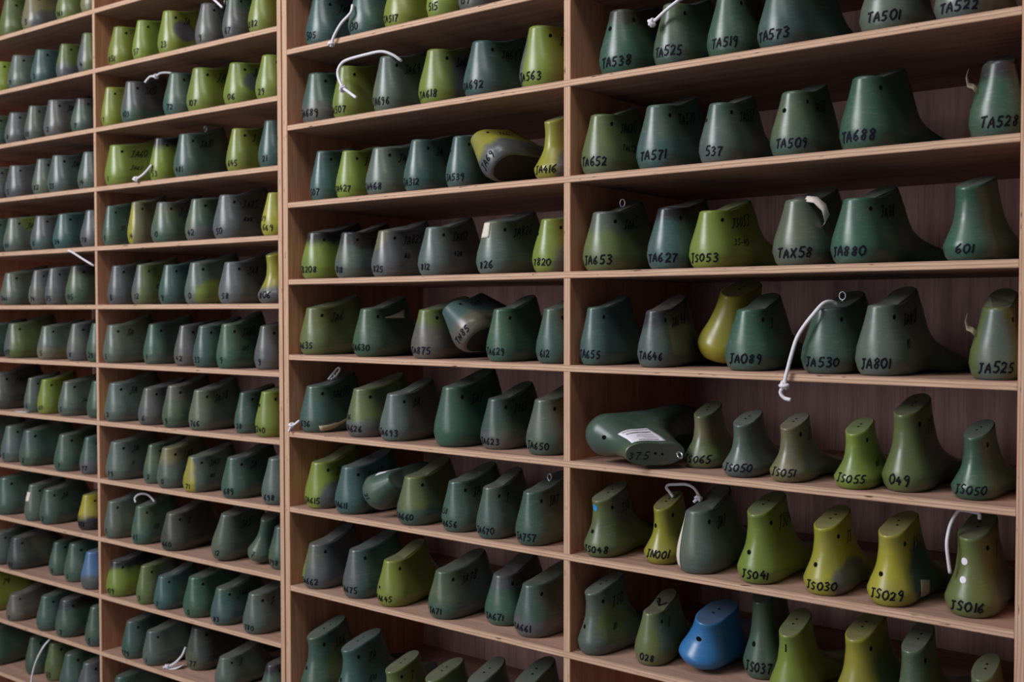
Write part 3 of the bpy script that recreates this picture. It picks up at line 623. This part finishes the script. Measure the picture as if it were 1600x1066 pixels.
 ('B', 9, -0.4981, -0.004, 0.018, 0.0, 0.0, 0.835, 1.019, 'wide', -1, 'G', '83', {'s2': '100'}),
 ('B', 9, -0.3858, -0.004, 0.038, 0.0, 0.0, 0.986, 0.975, 'wide', 1, 'D', '660', {'s': 'J'}),
 ('B', 9, -0.2148, -0.004, 0.087, 0.157, 0.0052, 0.96, 1.107, 'low', -1, 'g', '12', {'s': 'JA5', 'h': 0}),
 ('B', 9, -0.1292, 0.02, 0.122, 0.279, 0.0093, 0.84, 1.015, 'neck', 1, 'G', '7', {'h': 0}),
 ('B', 9, -0.0623, 0.0214, -0.014, 0.0, 0.0, 1.002, 1.004, 'low', -1, 'G', '1798', {}),
 ('B', 10, -0.602, -0.004, -0.067, 0.0, 0.0, 0.979, 0.961, 'wide', 1, 'L', '109', {'p': 'band:k'}),
 ('B', 10, -0.4879, -0.0029, -0.048, 0.0, 0.0, 0.864, 0.977, 'slim', -1, 'O', '3', {'p': 'sd:K'}),
 ('B', 10, -0.4187, -0.004, -0.047, 0.0, 0.0, 0.836, 0.865, 'wide', 1, 'T', '2', {}),
 ('B', 10, -0.3098, -0.004, 0.007, 0.0, 0.0, 1.014, 1.025, 'wide', -1, 'V', '5', {}),
 ('B', 10, -0.2174, -0.004, -0.02, 0.0, 0.0, 0.953, 0.915, 'wide', 1, 'T', '83', {'s': 'JA61'}),
 ('B', 10, -0.1139, -0.004, -0.065, 0.0, 0.0, 0.983, 0.97, 'wide', -1, 'g', '780', {'s': 'J'}),
 ('B', 11, -0.5429, -0.004, -0.022, 0.0, 0.0, 0.899, 0.985, 'low', 1, 'G', '679', {}),
 ('B', 11, -0.4631, -0.004, -0.057, 0.0, 0.0, 0.86, 0.906, 'wide', -1, 'g', '1', {}),
 ('B', 11, -0.3533, 0.0353, 0.039, 0.0, 0.0, 1.069, 1.107, 'wide', 1, 'D', '77', {}),
 ('B', 11, -0.2133, 0.0007, -0.023, 0.0, 0.0, 0.863, 0.75, 'wide', -1, 'g', '', {'s': 'J'}),
 ('B', 11, -0.0716, 0.0045, -0.025, 0.0, 0.0, 0.922, 0.859, 'low', 1, 'G', '', {'p': 'band:k'}),
 ('B', 12, -0.6002, 0.0022, -0.054, 0.0, 0.0, 0.98, 0.964, 'low', -1, 'G', '', {}),
 ('C', 1, -0.5935, 0.0037, 0.025, 0.0, 0.0, 1.066, 1.12, 'wide', 1, 'T', '505', {'s': 'JA5'}),
 ('C', 1, -0.4778, 0.0043, -0.066, 0.0, 0.0, 1.049, 1.09, 'wide', -1, 'T', '130', {}),
 ('C', 1, -0.3875, 0.0075, -0.065, 0.0, 0.0, 1.059, 1.107, 'wide', 1, 'L', 'TA517', {'s': 'JA5'}),
 ('C', 1, -0.2797, 0.0036, -0.02, 0.0, 0.0, 0.967, 1.093, 'low', -1, 'L', '515', {}),
 ('C', 1, -0.2064, 0.005, -0.067, 0.0, 0.0, 0.987, 1.13, 'wide', 1, 'K', '159', {}),
 ('C', 2, -0.608, 0.0039, -0.01, 0.0, 0.0, 1.08, 1.16, 'wide', -1, 'G', 'JA689', {'p': 'low:K'}),
 ('C', 2, -0.5256, 0.005, -0.068, 0.0, 0.0, 0.984, 1.154, 'low', 1, 'L', 'JA507', {}),
 ('C', 2, -0.4127, 0.0049, 0.017, 0.0, 0.0, 0.984, 1.204, 'wide', -1, 'g', 'JA696', {'s': 'JA69'}),
 ('C', 2, -0.2953, 0.0057, 0.037, 0.0, 0.0, 1.08, 1.153, 'wide', 1, 'L', 'JA618', {'s': 'JA618', 'p': 'sd:K'}),
 ('C', 2, -0.1902, 0.0038, -0.002, 0.0, 0.0, 1.071, 1.129, 'wide', -1, 'T', 'JA692', {'s': 'JA692'}),
 ('C', 2, -0.0721, 0.007, -0.043, 0.0, 0.0, 1.08, 1.202, 'wide', 1, 'L', 'JA563', {'s': 'JA6', 'p': 'le:K'}),
 ('C', 3, -0.589, 0.0052, 0.051, 0.0, 0.0, 0.943, 1.092, 'slim', -1, 'T', '507', {'b': 2}),
 ('C', 3, -0.5188, 0.0076, 0.019, 0.0, 0.0, 0.92, 1.05, 'low', 1, 'L', 'JA427', {'s': 'J'}),
 ('C', 3, -0.4325, 0.0035, -0.043, 0.0, 0.0, 1.022, 1.04, 'wide', -1, 'g', 'JA468', {'s': 'JA6'}),
 ('C', 3, -0.3348, 0.0029, 0.02, 0.0, 0.0, 0.983, 1.078, 'low', 1, 'T', 'JA312', {'s': 'JA', 'b': 2}),
 ('C', 3, -0.2337, 0.0038, 0.087, 0.0, 0.0, 0.87, 1.032, 'low', -1, 'T', 'JA539', {'b': 2}),
 ('C', 3, -0.0415, 0.0048, 0.026, 0.0, 0.0, 1.039, 1.07, 'neck', 1, 'Y', 'JA416', {'p': 'sl:K', 'h': 0}),
 ('C', 4, -0.6155, 0.0056, -0.038, 0.0, 0.0, 1.046, 1.083, 'wide', -1, 'L', 'JB208', {'p': 'band:k'}),
 ('C', 4, -0.5161, 0.0027, -0.038, 0.0, 0.0, 0.991, 1.027, 'wide', 1, 'g', '818', {'p': 'up:k'}),
 ('C', 4, -0.4188, 0.0038, -0.041, 0.0, 0.0, 0.983, 1.012, 'wide', -1, 'K', '825', {'s': 'JA825', 's2': '#11', 'p': 'up2:N', 'b': 2}),
 ('C', 4, -0.2998, 0.004, -0.013, 0.0, 0.0, 1.011, 1.021, 'wide', 1, 'g', '812', {'s': 'JA812', 's2': '42#', 'p': 'sd:K'}),
 ('C', 4, -0.1631, 0.0052, 0.016, 0.0, 0.0, 1.034, 1.061, 'wide', -1, 'g', '826', {'tape': 'heel', 's': 'JA826'}),
 ('C', 4, -0.0455, 0.0042, 0.008, 0.0, 0.0, 1.005, 1.009, 'low', 1, 'L', '7820', {'p': 'sl:K', 'b': 2}),
 ('C', 5, -0.6226, 0.0055, -0.075, 0.0, 0.0, 1.049, 1.09, 'wide', -1, 'O', 'JA635', {'s': 'JA6'}),
 ('C', 5, -0.465, 0.0035, 0.048, 0.0, 0.0, 1.035, 1.064, 'wide', 1, 'V', 'JA630', {'gl': 1, 'strap': 1}),
 ('C', 5, -0.3198, 0.0075, -0.003, 0.0, 0.0, 1.023, 1.041, 'wide', -1, 'M', 'JA875', {'p': 'up:O'}),
 ('C', 5, -0.1463, 0.0053, -0.056, 0.0, 0.0, 0.882, 1.048, 'wide', 1, 'V', 'TA629', {}),
 ('C', 5, -0.0385, 0.0067, 0.051, 0.0, 0.0, 0.888, 1.058, 'wide', -1, 'G', '612', {}),
 ('C', 6, -0.6197, 0.0034, -0.036, 0.0, 0.0, 1.041, 1.074, 'wide', 1, 'T', '536', {'s': 'JA600', 'eye': 1, 'tag': 1}),
 ('C', 6, -0.4898, 0.0062, -0.034, 0.0, 0.0, 1.041, 1.075, 'wide', -1, 'O', 'JA626', {'c2': '716', 'p': 'low:K'}),
 ('C', 6, -0.3936, 0.0, -0.007, 0.0, 0.0, 1.011, 1.02, 'wide', 1, 'g', 'JA693', {'s': 'JA', 'p': 'sd:M'}),
 ('C', 6, -0.2568, 0.0, 0.005, 0.0, 0.0, 1.08, 1.24, 'wide', -1, 'V', '', {'s': 'JA7'}),
 ('C', 6, -0.174, 0.024, -0.052, 0.0, 0.0, 0.956, 1.029, 'wide', 1, 'G', 'JA623', {'s': 'JA62', 'p': 'low:K'}),
 ('C', 6, -0.0635, 0.0135, 0.016, 0.0, 0.0, 0.986, 1.083, 'wide', -1, 'g', 'JA650', {'p': 'low:G', 's': 'J'}),
 ('C', 7, -0.6074, 0.0061, 0.032, 0.0, 0.0, 1.036, 1.065, 'wide', 1, 'L', 'JA615', {'p': 'sl:K', 's': 'JA6'}),
 ('C', 7, -0.5189, 0.0024, -0.033, 0.0, 0.0, 1.034, 1.062, 'wide', -1, 'T', 'JA611', {'s': 'JA611'}),
 ('C', 7, -0.3494, 0.0, 0.017, 0.0, 0.0, 1.016, 1.029, 'wide', 1, 'O', 'JA660', {'p': 'low:G'}),
 ('C', 7, -0.2488, 0.0053, -0.059, 0.0, 0.0, 0.938, 1.04, 'wide', -1, 'G', 'JA656', {'c2': '658', 's': 'JA'}),
 ('C', 7, -0.1639, 0.0, -0.006, 0.0, 0.0, 0.84, 1.029, 'wide', 1, 'g', 'JA670', {'p': 'hb:G', 's': 'J'}),
 ('C', 7, -0.0775, 0.0, -0.008, 0.0, 0.0, 0.91, 1.041, 'wide', -1, 'G', 'JA757', {'s': 'JA7', 'eye': 1}),
 ('C', 8, -0.6086, 0.0, 0.034, 0.0, 0.0, 1.012, 1.022, 'wide', 1, 'K', 'JA662', {'p': 'le:L'}),
 ('C', 8, -0.4967, 0.0, -0.047, 0.0, 0.0, 0.982, 1.077, 'wide', -1, 'T', 'JA675', {'p': 'hb:K'}),
 ('C', 8, -0.4025, 0.0, 0.024, 0.0, 0.0, 0.934, 0.99, 'wide', 1, 'L', 'JA645', {'bb': 1}),
 ('C', 8, -0.2757, 0.0, -0.044, 0.0, 0.0, 0.991, 0.984, 'wide', -1, 'G', 'JA71', {'p': 'sd:K', 's': 'JA78'}),
 ('C', 8, -0.1678, 0.0329, 0.049, 0.0, 0.0, 1.012, 1.021, 'wide', 1, 'V', 'JA671', {'p': 'band:K', 's': 'JA'}),
 ('C', 8, -0.0902, 0.0113, -0.067, 0.0, 0.0, 1.011, 1.02, 'wide', -1, 'G', 'JA661', {'p': 'low:K'}),
 ('C', 9, -0.6222, 0.0023, -0.045, 0.0, 0.0, 1.061, 1.112, 'tall', 1, 'G', '', {'p': 'sd:O', 'b': 1, 's': 'JA6'}),
 ('C', 9, -0.5241, 0.0033, -0.051, 0.0, 0.0, 1.028, 1.051, 'tall', -1, 'T', '', {'s': 'JA', 's2': '100', 'b': 1}),
 ('C', 9, -0.409, 0.0077, -0.027, 0.0, 0.0, 0.93, 0.872, 'tall', 1, 'O', '', {'s': 'J'}),
 ('C', 9, -0.3035, 0.0028, -0.035, 0.0, 0.0, 0.971, 0.947, 'tall', -1, 'O', '', {}),
 ('C', 9, -0.2065, 0.0075, 0.017, 0.0, 0.0, 1.043, 1.078, 'tall', 1, 'g', '', {}),
 ('C', 9, -0.1012, 0.0057, 0.034, 0.0, 0.0, 1.08, 1.259, 'tall', -1, 'G', '', {}),
 ('D', 2, 0.0901, 0.003, 0.002, 0.0, 0.0, 1.072, 1.176, 'wide', 1, 'V', 'TA538', {'p': 'band:k', 'bb': 2}),
 ('D', 2, 0.1838, 0.0023, -0.024, 0.0, 0.0, 0.927, 1.086, 'wide', -1, 'G', 'TA525', {}),
 ('D', 2, 0.2745, 0.0043, 0.039, 0.0, 0.0, 0.933, 1.082, 'wide', 1, 'V', 'TA519', {'p': 'sh:k'}),
 ('D', 2, 0.3494, 0.0, -0.209, 0.0, 0.0, 1.028, 1.05, 'wide', -1, 'T', 'TA573', {'big': 1}),
 ('D', 2, 0.4992, 0.0065, -0.018, 0.0, 0.0, 1.022, 1.04, 'wide', 1, 'g', 'TA501', {}),
 ('D', 2, 0.5946, 0.0028, -0.055, 0.0, 0.0, 0.981, 0.965, 'wide', -1, 'g', 'TA522', {}),
 ('D', 3, 0.0525, 0.0039, -0.036, 0.0, 0.0, 0.989, 1.112, 'wide', 1, 'O', 'TA652', {'s': 'JA680', 's2': 'TA652'}),
 ('D', 3, 0.1547, 0.0049, -0.021, 0.0, 0.0, 1.008, 1.145, 'wide', -1, 'T', 'TA571', {'s': 'TA571'}),
 ('D', 3, 0.2588, 0.0042, -0.062, 0.0, 0.0, 0.93, 1.033, 'wide', 1, 'g', '537', {'b': 2, 's': 'JA537', 'p': 'up:G'}),
 ('D', 3, 0.3736, 0.0062, 0.046, 0.0, 0.0, 0.949, 1.067, 'wide', -1, 'G', 'TA509', {'bb': 2, 's': 'JA50'}),
 ('D', 3, 0.469, 0.0058, -0.14, 0.0, 0.0, 1.024, 1.15, 'wide', 1, 'V', 'TA688', {}),
 ('D', 3, 0.6456, 0.0075, 0.244, 0.0, 0.0, 0.936, 1.104, 'wide', -1, 'V', 'TA528', {'p': 'band:k', 'tape': 'flap', 'h': 0}),
 ('D', 4, 0.0556, 0.0057, -0.039, 0.0, 0.0, 1.055, 1.1, 'wide', 1, 'O', 'JA653', {'eye': 1, 's': 'JA65', 'p': 'up:g'}),
 ('D', 4, 0.1731, 0.0053, 0.02, 0.0, 0.0, 1.039, 1.07, 'low', -1, 'T', 'TA627', {'p': 'band:k'}),
 ('D', 4, 0.2406, 0.0065, -0.14, 0.0, 0.0, 0.995, 0.99, 'wide', 1, 'L', 'JS053', {'s': 'JS053', 's2': '35-40'}),
 ('D', 4, 0.38, 0.0028, -0.011, 0.0, 0.0, 1.044, 1.08, 'wide', -1, 'g', 'TAX58', {'tape': 'flap2', 'h': 0}),
 ('D', 4, 0.4573, 0.0042, -0.175, 0.0, 0.0, 1.02, 1.037, 'wide', 1, 'V', 'JA880', {'s': 'JA88'}),
 ('D', 4, 0.6059, 0.0031, -0.038, 0.0, 0.0, 0.959, 0.925, 'tall', -1, 'V', '601', {'h': 0}),
 ('D', 5, 0.0414, 0.0059, -0.143, 0.0, 0.0, 0.843, 1.051, 'low', 1, 'T', 'TA655', {}),
 ('D', 5, 0.155, 0.006, 0.042, 0.0, 0.0, 0.83, 1.018, 'wide', -1, 'g', 'TA646', {'p': 'band:k', 's': 'JA646'}),
 ('D', 5, 0.3087, 0.0027, 0.041, 0.0, 0.0, 1.019, 1.035, 'wide', 1, 'V', 'JA089', {'s': 'J'}),
 ('D', 5, 0.4218, 0.0034, -0.02, 0.0, 0.0, 1.012, 1.05, 'wide', -1, 'G', 'JA530', {'eye': 1}),
 ('D', 5, 0.4921, 0.0049, -0.14, 0.0, 0.0, 0.957, 1.097, 'wide', 1, 'g', 'JA801', {'s': 'JA801', 's2': '10'}),
 ('D', 5, 0.6446, 0.0068, 0.164, 0.0, 0.0, 0.881, 1.056, 'wide', -1, 'O', 'JA525', {'tape': 'flap', 'p': 'hb:g'}),
 ('D', 6, 0.2134, 0.0443, 0.049, 0.0, 0.0, 0.939, 0.889, 'neck', 1, 'O', 'JS065', {'p': 'neckb:N', 'h': 0}),
 ('D', 6, 0.3012, 0.0, 0.046, 0.0, 0.0, 0.912, 0.841, 'neck', -1, 'g', 'JS050', {'h': 0}),
 ('D', 6, 0.3702, 0.0, -0.064, 0.0, 0.0, 0.86, 0.849, 'neck', 1, 'N', 'JS051', {'s': 'JS', 'p': 'sd:g'}),
 ('D', 6, 0.4659, 0.0, 0.025, 0.0, 0.0, 0.86, 0.836, 'neck', -1, 'L', 'JS055', {'s2': '#11'}),
 ('D', 6, 0.5244, 0.0178, -0.066, 0.0, 0.0, 0.937, 1.024, 'tall', 1, 'O', '049', {'p': 'sd:g', 's': 'JS0'}),
 ('D', 6, 0.613, 0.0119, -0.048, 0.0, 0.0, 0.865, 0.885, 'neck', -1, 'V', 'JS050', {}),
 ('D', 7, 0.0586, 0.0, -0.024, 0.0, 0.0, 0.943, 0.897, 'tall', 1, 'O', 'JS048', {'b': 1, 's': 'JS0', 'p': 'sh:K', 'dot': 'blue'}),
 ('D', 7, 0.158, 0.018, 0.024, 0.0, 0.0, 0.91, 0.946, 'neck', -1, 'Y', 'JN001', {'bb': 2}),
 ('D', 7, 0.2282, 0.0, -0.023, 0.0, 0.0, 0.95, 1.084, 'wide', 1, 'g', '', {'tape': 'strip', 's': 'JA7'}),
 ('D', 7, 0.3259, 0.0, 0.005, 0.0, 0.0, 0.96, 0.992, 'tall', -1, 'L', 'JS041', {'b': 1, 's': 'JS041'}),
 ('D', 7, 0.4235, 0.0, -0.049, 0.0, 0.0, 0.935, 0.918, 'tall', 1, 'Y', 'JS030', {'b': 1, 'p': 'sl:K', 's': 'JS'}),
 ('D', 7, 0.5128, 0.0, -0.046, 0.0, 0.0, 0.945, 0.936, 'tall', -1, 'Y', 'JS029', {'b': 1, 'p': 'sd:G', 's': 'JS', 'tape': 'side'}),
 ('D', 7, 0.6104, 0.0116, -0.052, 0.0, 0.0, 1.003, 1.006, 'tall', 1, 'O', 'JS016', {'p': 'sd:g', 'dot': 'white', 's': 'J'}),
 ('D', 8, 0.0426, 0.0, -0.14, 0.0, 0.0, 0.877, 0.975, 'tall', -1, 'g', '', {'b': 1, 'p': 'OV:O', 's': 'JS0', 's2': '10'}),
 ('D', 8, 0.1459, 0.0129, 0.07, 0.0, 0.0, 0.86, 0.918, 'low', 1, 'O', '028', {'peg': 1, 's': 'J'}),
 ('D', 8, 0.3053, 0.06, 0.041, 0.0, 0.0, 0.86, 1.153, 'tall', -1, 'G', 'JS037', {'b': 1, 'h': 0, 'p': 'sd:k'}),
 ('D', 8, 0.3745, 0.0022, 0.028, 0.0, 0.0, 0.889, 0.922, 'tall', 1, 'L', '1', {'h': 0, 'chi': 1}),
 ('D', 8, 0.4668, 0.0049, -0.056, 0.0, 0.0, 0.962, 1.033, 'tall', -1, 'Y', '', {'h': 1, 'p': 'sd:O'}),
 ('D', 8, 0.5431, 0.002, -0.041, 0.0, 0.0, 0.838, 1.033, 'tall', 1, 'G', '', {'b': 1, 'p': 'sd:O'}),
 ('D', 8, 0.6278, 0.0073, -0.005, 0.0, 0.0, 0.836, 0.92, 'neck', -1, 'O', '', {}),
 ('C', 3, -0.145, 0.0, -0.157, -0.838, 0.0286, 1.0, 0.997, 'wide', 1, 'Y', 'JA69', {'p': 'half:K', 's': 'JA6', 'h': 1}),
 ('C', 5, -0.2042, 0.0026, -0.005, -0.838, 0.0354, 1.05, 0.965, 'wide', -1, 'T', 'TN85', {'p': 'half:M', 's': 'TN8'}),
 ('C', 7, -0.4566, 0.0, 0.052, 1.012, 0.0381, 0.97, 0.816, 'wide', 1, 'G', '21', {'stick': 2, 'h': 0}),
 ('D', 5, 0.2135, 0.075, 0.0, 0.279, 0.0093, 1.0, 1.075, 'egg', -1, 'Y', '', {'h': 0}),
 ('D', 6, 0.0387, 0.0, -0.419, 1.763, 0.0472, 1.0, 1.132, 'tall', 1, 'G', '', {'stick': 1, 'b': 1, 'h': 0, 'plat': '37.5', 'eye2': 1}),
 ('D', 8, 0.2176, 0.0212, 0.0, 0.192, 0.0068, 1.05, 0.75, 'egg', -1, 'B', '', {'h': 0, 'b': 3}),
]
rows = {}
for r in LASTS: rows.setdefault((r[0], r[1]), []).append(r)
allcodes = [r[11-0] if False else r[12] for r in LASTS]
for key, rs in rows.items():
    rs.sort(key=lambda r: r[2])
    for i, r in enumerate(rs):
        bay, sh = key; col, code, o, roll, var = r[11], r[12], r[13], r[5], r[9]
        d = NAMEC[col]
        pos = 'lying on its side' if abs(roll) > 1 else 'tilted' if abs(roll) > .1 else ''
        mark = ('marked '+code) if code and len(code) > 2 and bay in 'CD' else ''
        ft = {'band': 'dark-topped'}.get(o.get('p', '').split(':')[0], '')
        head = ' '.join(w for w in ([('tilted' if pos == 'tilted' else ''), ft, d, 'shoe last', mark, pos if pos.startswith('ly') else '']) if w)
        label = '%s, %s from left, %s row down, %s' % (head, ORD[i], ORD[sh-FIRST[bay]], COLN[bay])
        make_last(*r, label)

# ---------------- cords and paper -----------------------------------------------------------------------
CORDS = [
 ('white cord hanging over shelf edge from lasts in third column top row', 0.0026, [(-0.4783, 0.004, -0.0974), (-0.4766, -0.003, -0.1137), (-0.4977, -0.006, -0.1291), (-0.514, -0.008, -0.148), (-0.5218, -0.009, -0.163), (-0.5236, -0.009, -0.1692)], 4, 'C'),
 ('white cord arching from grey last marked JA696 onto lime last JA507', 0.0028, [(-0.3854, 0.036, -0.207), (-0.3858, 0.032, -0.2054), (-0.3954, 0.024, -0.1971), (-0.414, 0.014, -0.1902), (-0.4445, 0.005, -0.1928), (-0.4818, -0.004, -0.198), (-0.4954, -0.008, -0.2041), (-0.5019, -0.011, -0.2158), (-0.5009, -0.012, -0.2283), (-0.492, -0.013, -0.2442), (-0.4875, -0.014, -0.251), (-0.479, -0.014, -0.2557), (-0.453, -0.012, -0.273)], 10, 'C'),
 ('white knotted cord end dangling between lasts TA538 and TA525', 0.0027, [(0.2302, 0.06, -0.188), (0.2232, 0.03, -0.1936), (0.2089, 0.006, -0.2085), (0.2044, 0.0, -0.2134), (0.1901, -0.004, -0.2233), (0.1739, -0.006, -0.2349), (0.1691, -0.007, -0.2379), (0.1632, -0.007, -0.2407)], 6, 'D'),
 ('long white cord hanging from last marked JA530 over the shelf edge', 0.0027, [(0.4342, 0.036, -0.653), (0.4336, 0.034, -0.6522), (0.4296, 0.028, -0.6497), (0.424, 0.016, -0.652), (0.4175, 0.002, -0.6647), (0.405, -0.002, -0.6818), (0.3953, -0.004, -0.6988), (0.3896, -0.007, -0.7194), (0.3812, -0.008, -0.7522), (0.3794, -0.008, -0.7626), (0.3735, -0.007, -0.7731), (0.3786, -0.006, -0.7808), (0.3877, -0.006, -0.783)], 9, 'D'),
 ('white cord tied on top of yellow last marked JN001', 0.0024, [(0.1623, 0.07, -0.9502), (0.1551, 0.07, -0.942), (0.1498, 0.071, -0.9373), (0.1525, 0.073, -0.9328), (0.164, 0.075, -0.9312), (0.1831, 0.074, -0.9292), (0.1979, 0.07, -0.9323), (0.2085, 0.064, -0.9392), (0.2124, 0.06, -0.9441), (0.2057, 0.056, -0.9516)], 8, 'D'),
 ('thin white cord looping down beside last marked JS016', 0.0022, [(0.6224, 0.034, -0.9241), (0.6221, 0.034, -0.9172), (0.6175, 0.034, -0.9161), (0.6085, 0.033, -0.915), (0.6021, 0.031, -0.9146), (0.5975, 0.03, -0.9166), (0.5918, 0.022, -0.9302), (0.5891, 0.016, -0.9477), (0.5893, 0.014, -0.9634), (0.5915, 0.02, -0.9942)], None, 'D'),
 ('white cord stub with knot at left panel beside last marked 536', 0.0024, [(-0.6336, 0.002, -0.8768), (-0.6328, -0.001, -0.878), (-0.6417, -0.003, -0.8842), (-0.6455, -0.006, -0.8851), (-0.6521, -0.008, -0.8976)], 3, 'C'),
 ('small pale cord loop standing on top of last marked 536', 0.0018, [(-0.6171, 0.064, -0.7979), (-0.6083, 0.068, -0.7863), (-0.6021, 0.076, -0.775), (-0.5977, 0.077, -0.7787), (-0.6064, 0.073, -0.7916), (-0.6096, 0.064, -0.7976)], None, 'C'),
 ('knotted white cord resting on grey last marked 103', 0.0024, [(-1.1651, 0.0148, -0.1479), (-1.1519, 0.0202, -0.1354), (-1.1335, 0.0218, -0.1376), (-1.1199, 0.0242, -0.1318), (-1.0986, 0.0289, -0.1324), (-1.0867, 0.0323, -0.1356)], 2, 'B'),
 ('white cord with end knot hanging beside last marked 53', 0.0026, [(-1.1048, -0.0113, -0.3413), (-1.1028, -0.0142, -0.3443), (-1.1221, -0.0178, -0.359), (-1.1477, -0.0206, -0.3691), (-1.1597, -0.021, -0.3683)], 3, 'B'),
 ('short white cord at top of second column between grey lasts', 0.0024, [(-0.9461, 0.0216, 0.0123), (-0.9163, 0.0206, -0.0067), (-0.885, 0.0175, -0.0285)], None, 'B'),
 ('white cord draped on green last marked 05 in first column', 0.0024, [(-1.4207, -0.0291, -0.518), (-1.4069, -0.0257, -0.5236), (-1.3939, -0.0203, -0.5314), (-1.3772, -0.0138, -0.5415), (-1.3607, -0.0072, -0.5508), (-1.3573, -0.0011, -0.5552)], None, 'A'),
 ('white cord loop on top of last marked 83 in second column', 0.0024, [(-1.2166, 0.0132, -1.1021), (-1.2207, 0.0131, -1.0942), (-1.2112, 0.0144, -1.0851), (-1.1941, 0.0159, -1.0803), (-1.1788, 0.0184, -1.081), (-1.1673, 0.0208, -1.0867), (-1.1571, 0.0231, -1.0955)], None, 'B'),
 ('white cord end with knot lying on low shelf by last marked 77', 0.0024, [(-1.079, 0.0475, -1.4212), (-1.0712, 0.0328, -1.4339), (-1.0729, 0.0177, -1.4455), (-1.0788, 0.0055, -1.4525), (-1.0815, 0.0024, -1.4536), (-1.0879, -0.0048, -1.4552)], 4, 'B'),
 ('white cord hanging in front of bottom lasts in first column', 0.0024, [(-1.5634, -0.0075, -1.4777), (-1.5597, -0.0154, -1.4815), (-1.5625, -0.0275, -1.4945), (-1.5811, -0.0341, -1.5251), (-1.5968, -0.0356, -1.5538), (-1.607, -0.0359, -1.5793), (-1.6131, -0.0361, -1.6113)], None, 'A'),
]
PAPER_AT = [(-1.6626, -0.0206, -0.9188), (-1.0702, 0.0178, -1.4539)]
for lab, rad, pts, kn, bay in CORDS:
    c = Vector(pts[0]); loc = [p for p in pts]
    o = mesh_obj('cord', mesh('cord', *tube(loc, rad, 8, 6)), M_CORD); tag(o, lab, 'cord', 'white cords tied to the lasts')
    if kn is not None:
        k = Vector(pts[kn]); tg = (Vector(pts[min(kn+1, len(pts)-1)])-Vector(pts[kn-1])).normalized(); s = tg.cross(Vector((0, 1, .2))).normalized(); q = s.cross(tg)
        R_ = rad*1.75; P = []
        for i in range(13):
            a = 2*math.pi*i/12; P.append(k+R_*(math.cos(a)*s+math.sin(a)*q)+tg*rad*1.3*math.sin(a*.5+.4))
        P2 = [k+tg*rad*(-1.6+3.2*i/6)+R_*.8*(math.cos(i*.9)*q-math.sin(i*.9)*s) for i in range(7)]
        kk = mesh_obj('knot', mesh('knot', *merge([tube(P, rad*.95, 8, 3), tube(P2, rad*.9, 8, 3)])), M_CORD, o)
def slip(name, at, w, d, bay, sh, lab, rz, curl):
    V = []; F = []
    for i in range(7):
        for j in range(3): V.append((w*(i/6-.5), d*(j/2-.5), .0006+curl*(i/6)**3))
    for i in range(6):
        for j in range(2): a = i*3+j; F.append((a, a+3, a+4, a+1))
    o = solid(mesh_obj(name, mesh(name, V, F), M_PAPER), .0003); o.location = (at[0], at[1], shelf_z(bay, sh)); o.rotation_euler = (0, 0, rz); tag(o, lab, 'paper')
slip('paper_slip', PAPER_AT[0], .055, .018, 'A', 7, 'white paper slip lying on shelf edge in leftmost column', .05, .001)
slip('paper_tag', PAPER_AT[1], .030, .022, 'B', 11, 'small white paper tag lying by corded last marked 77', .6, .008)
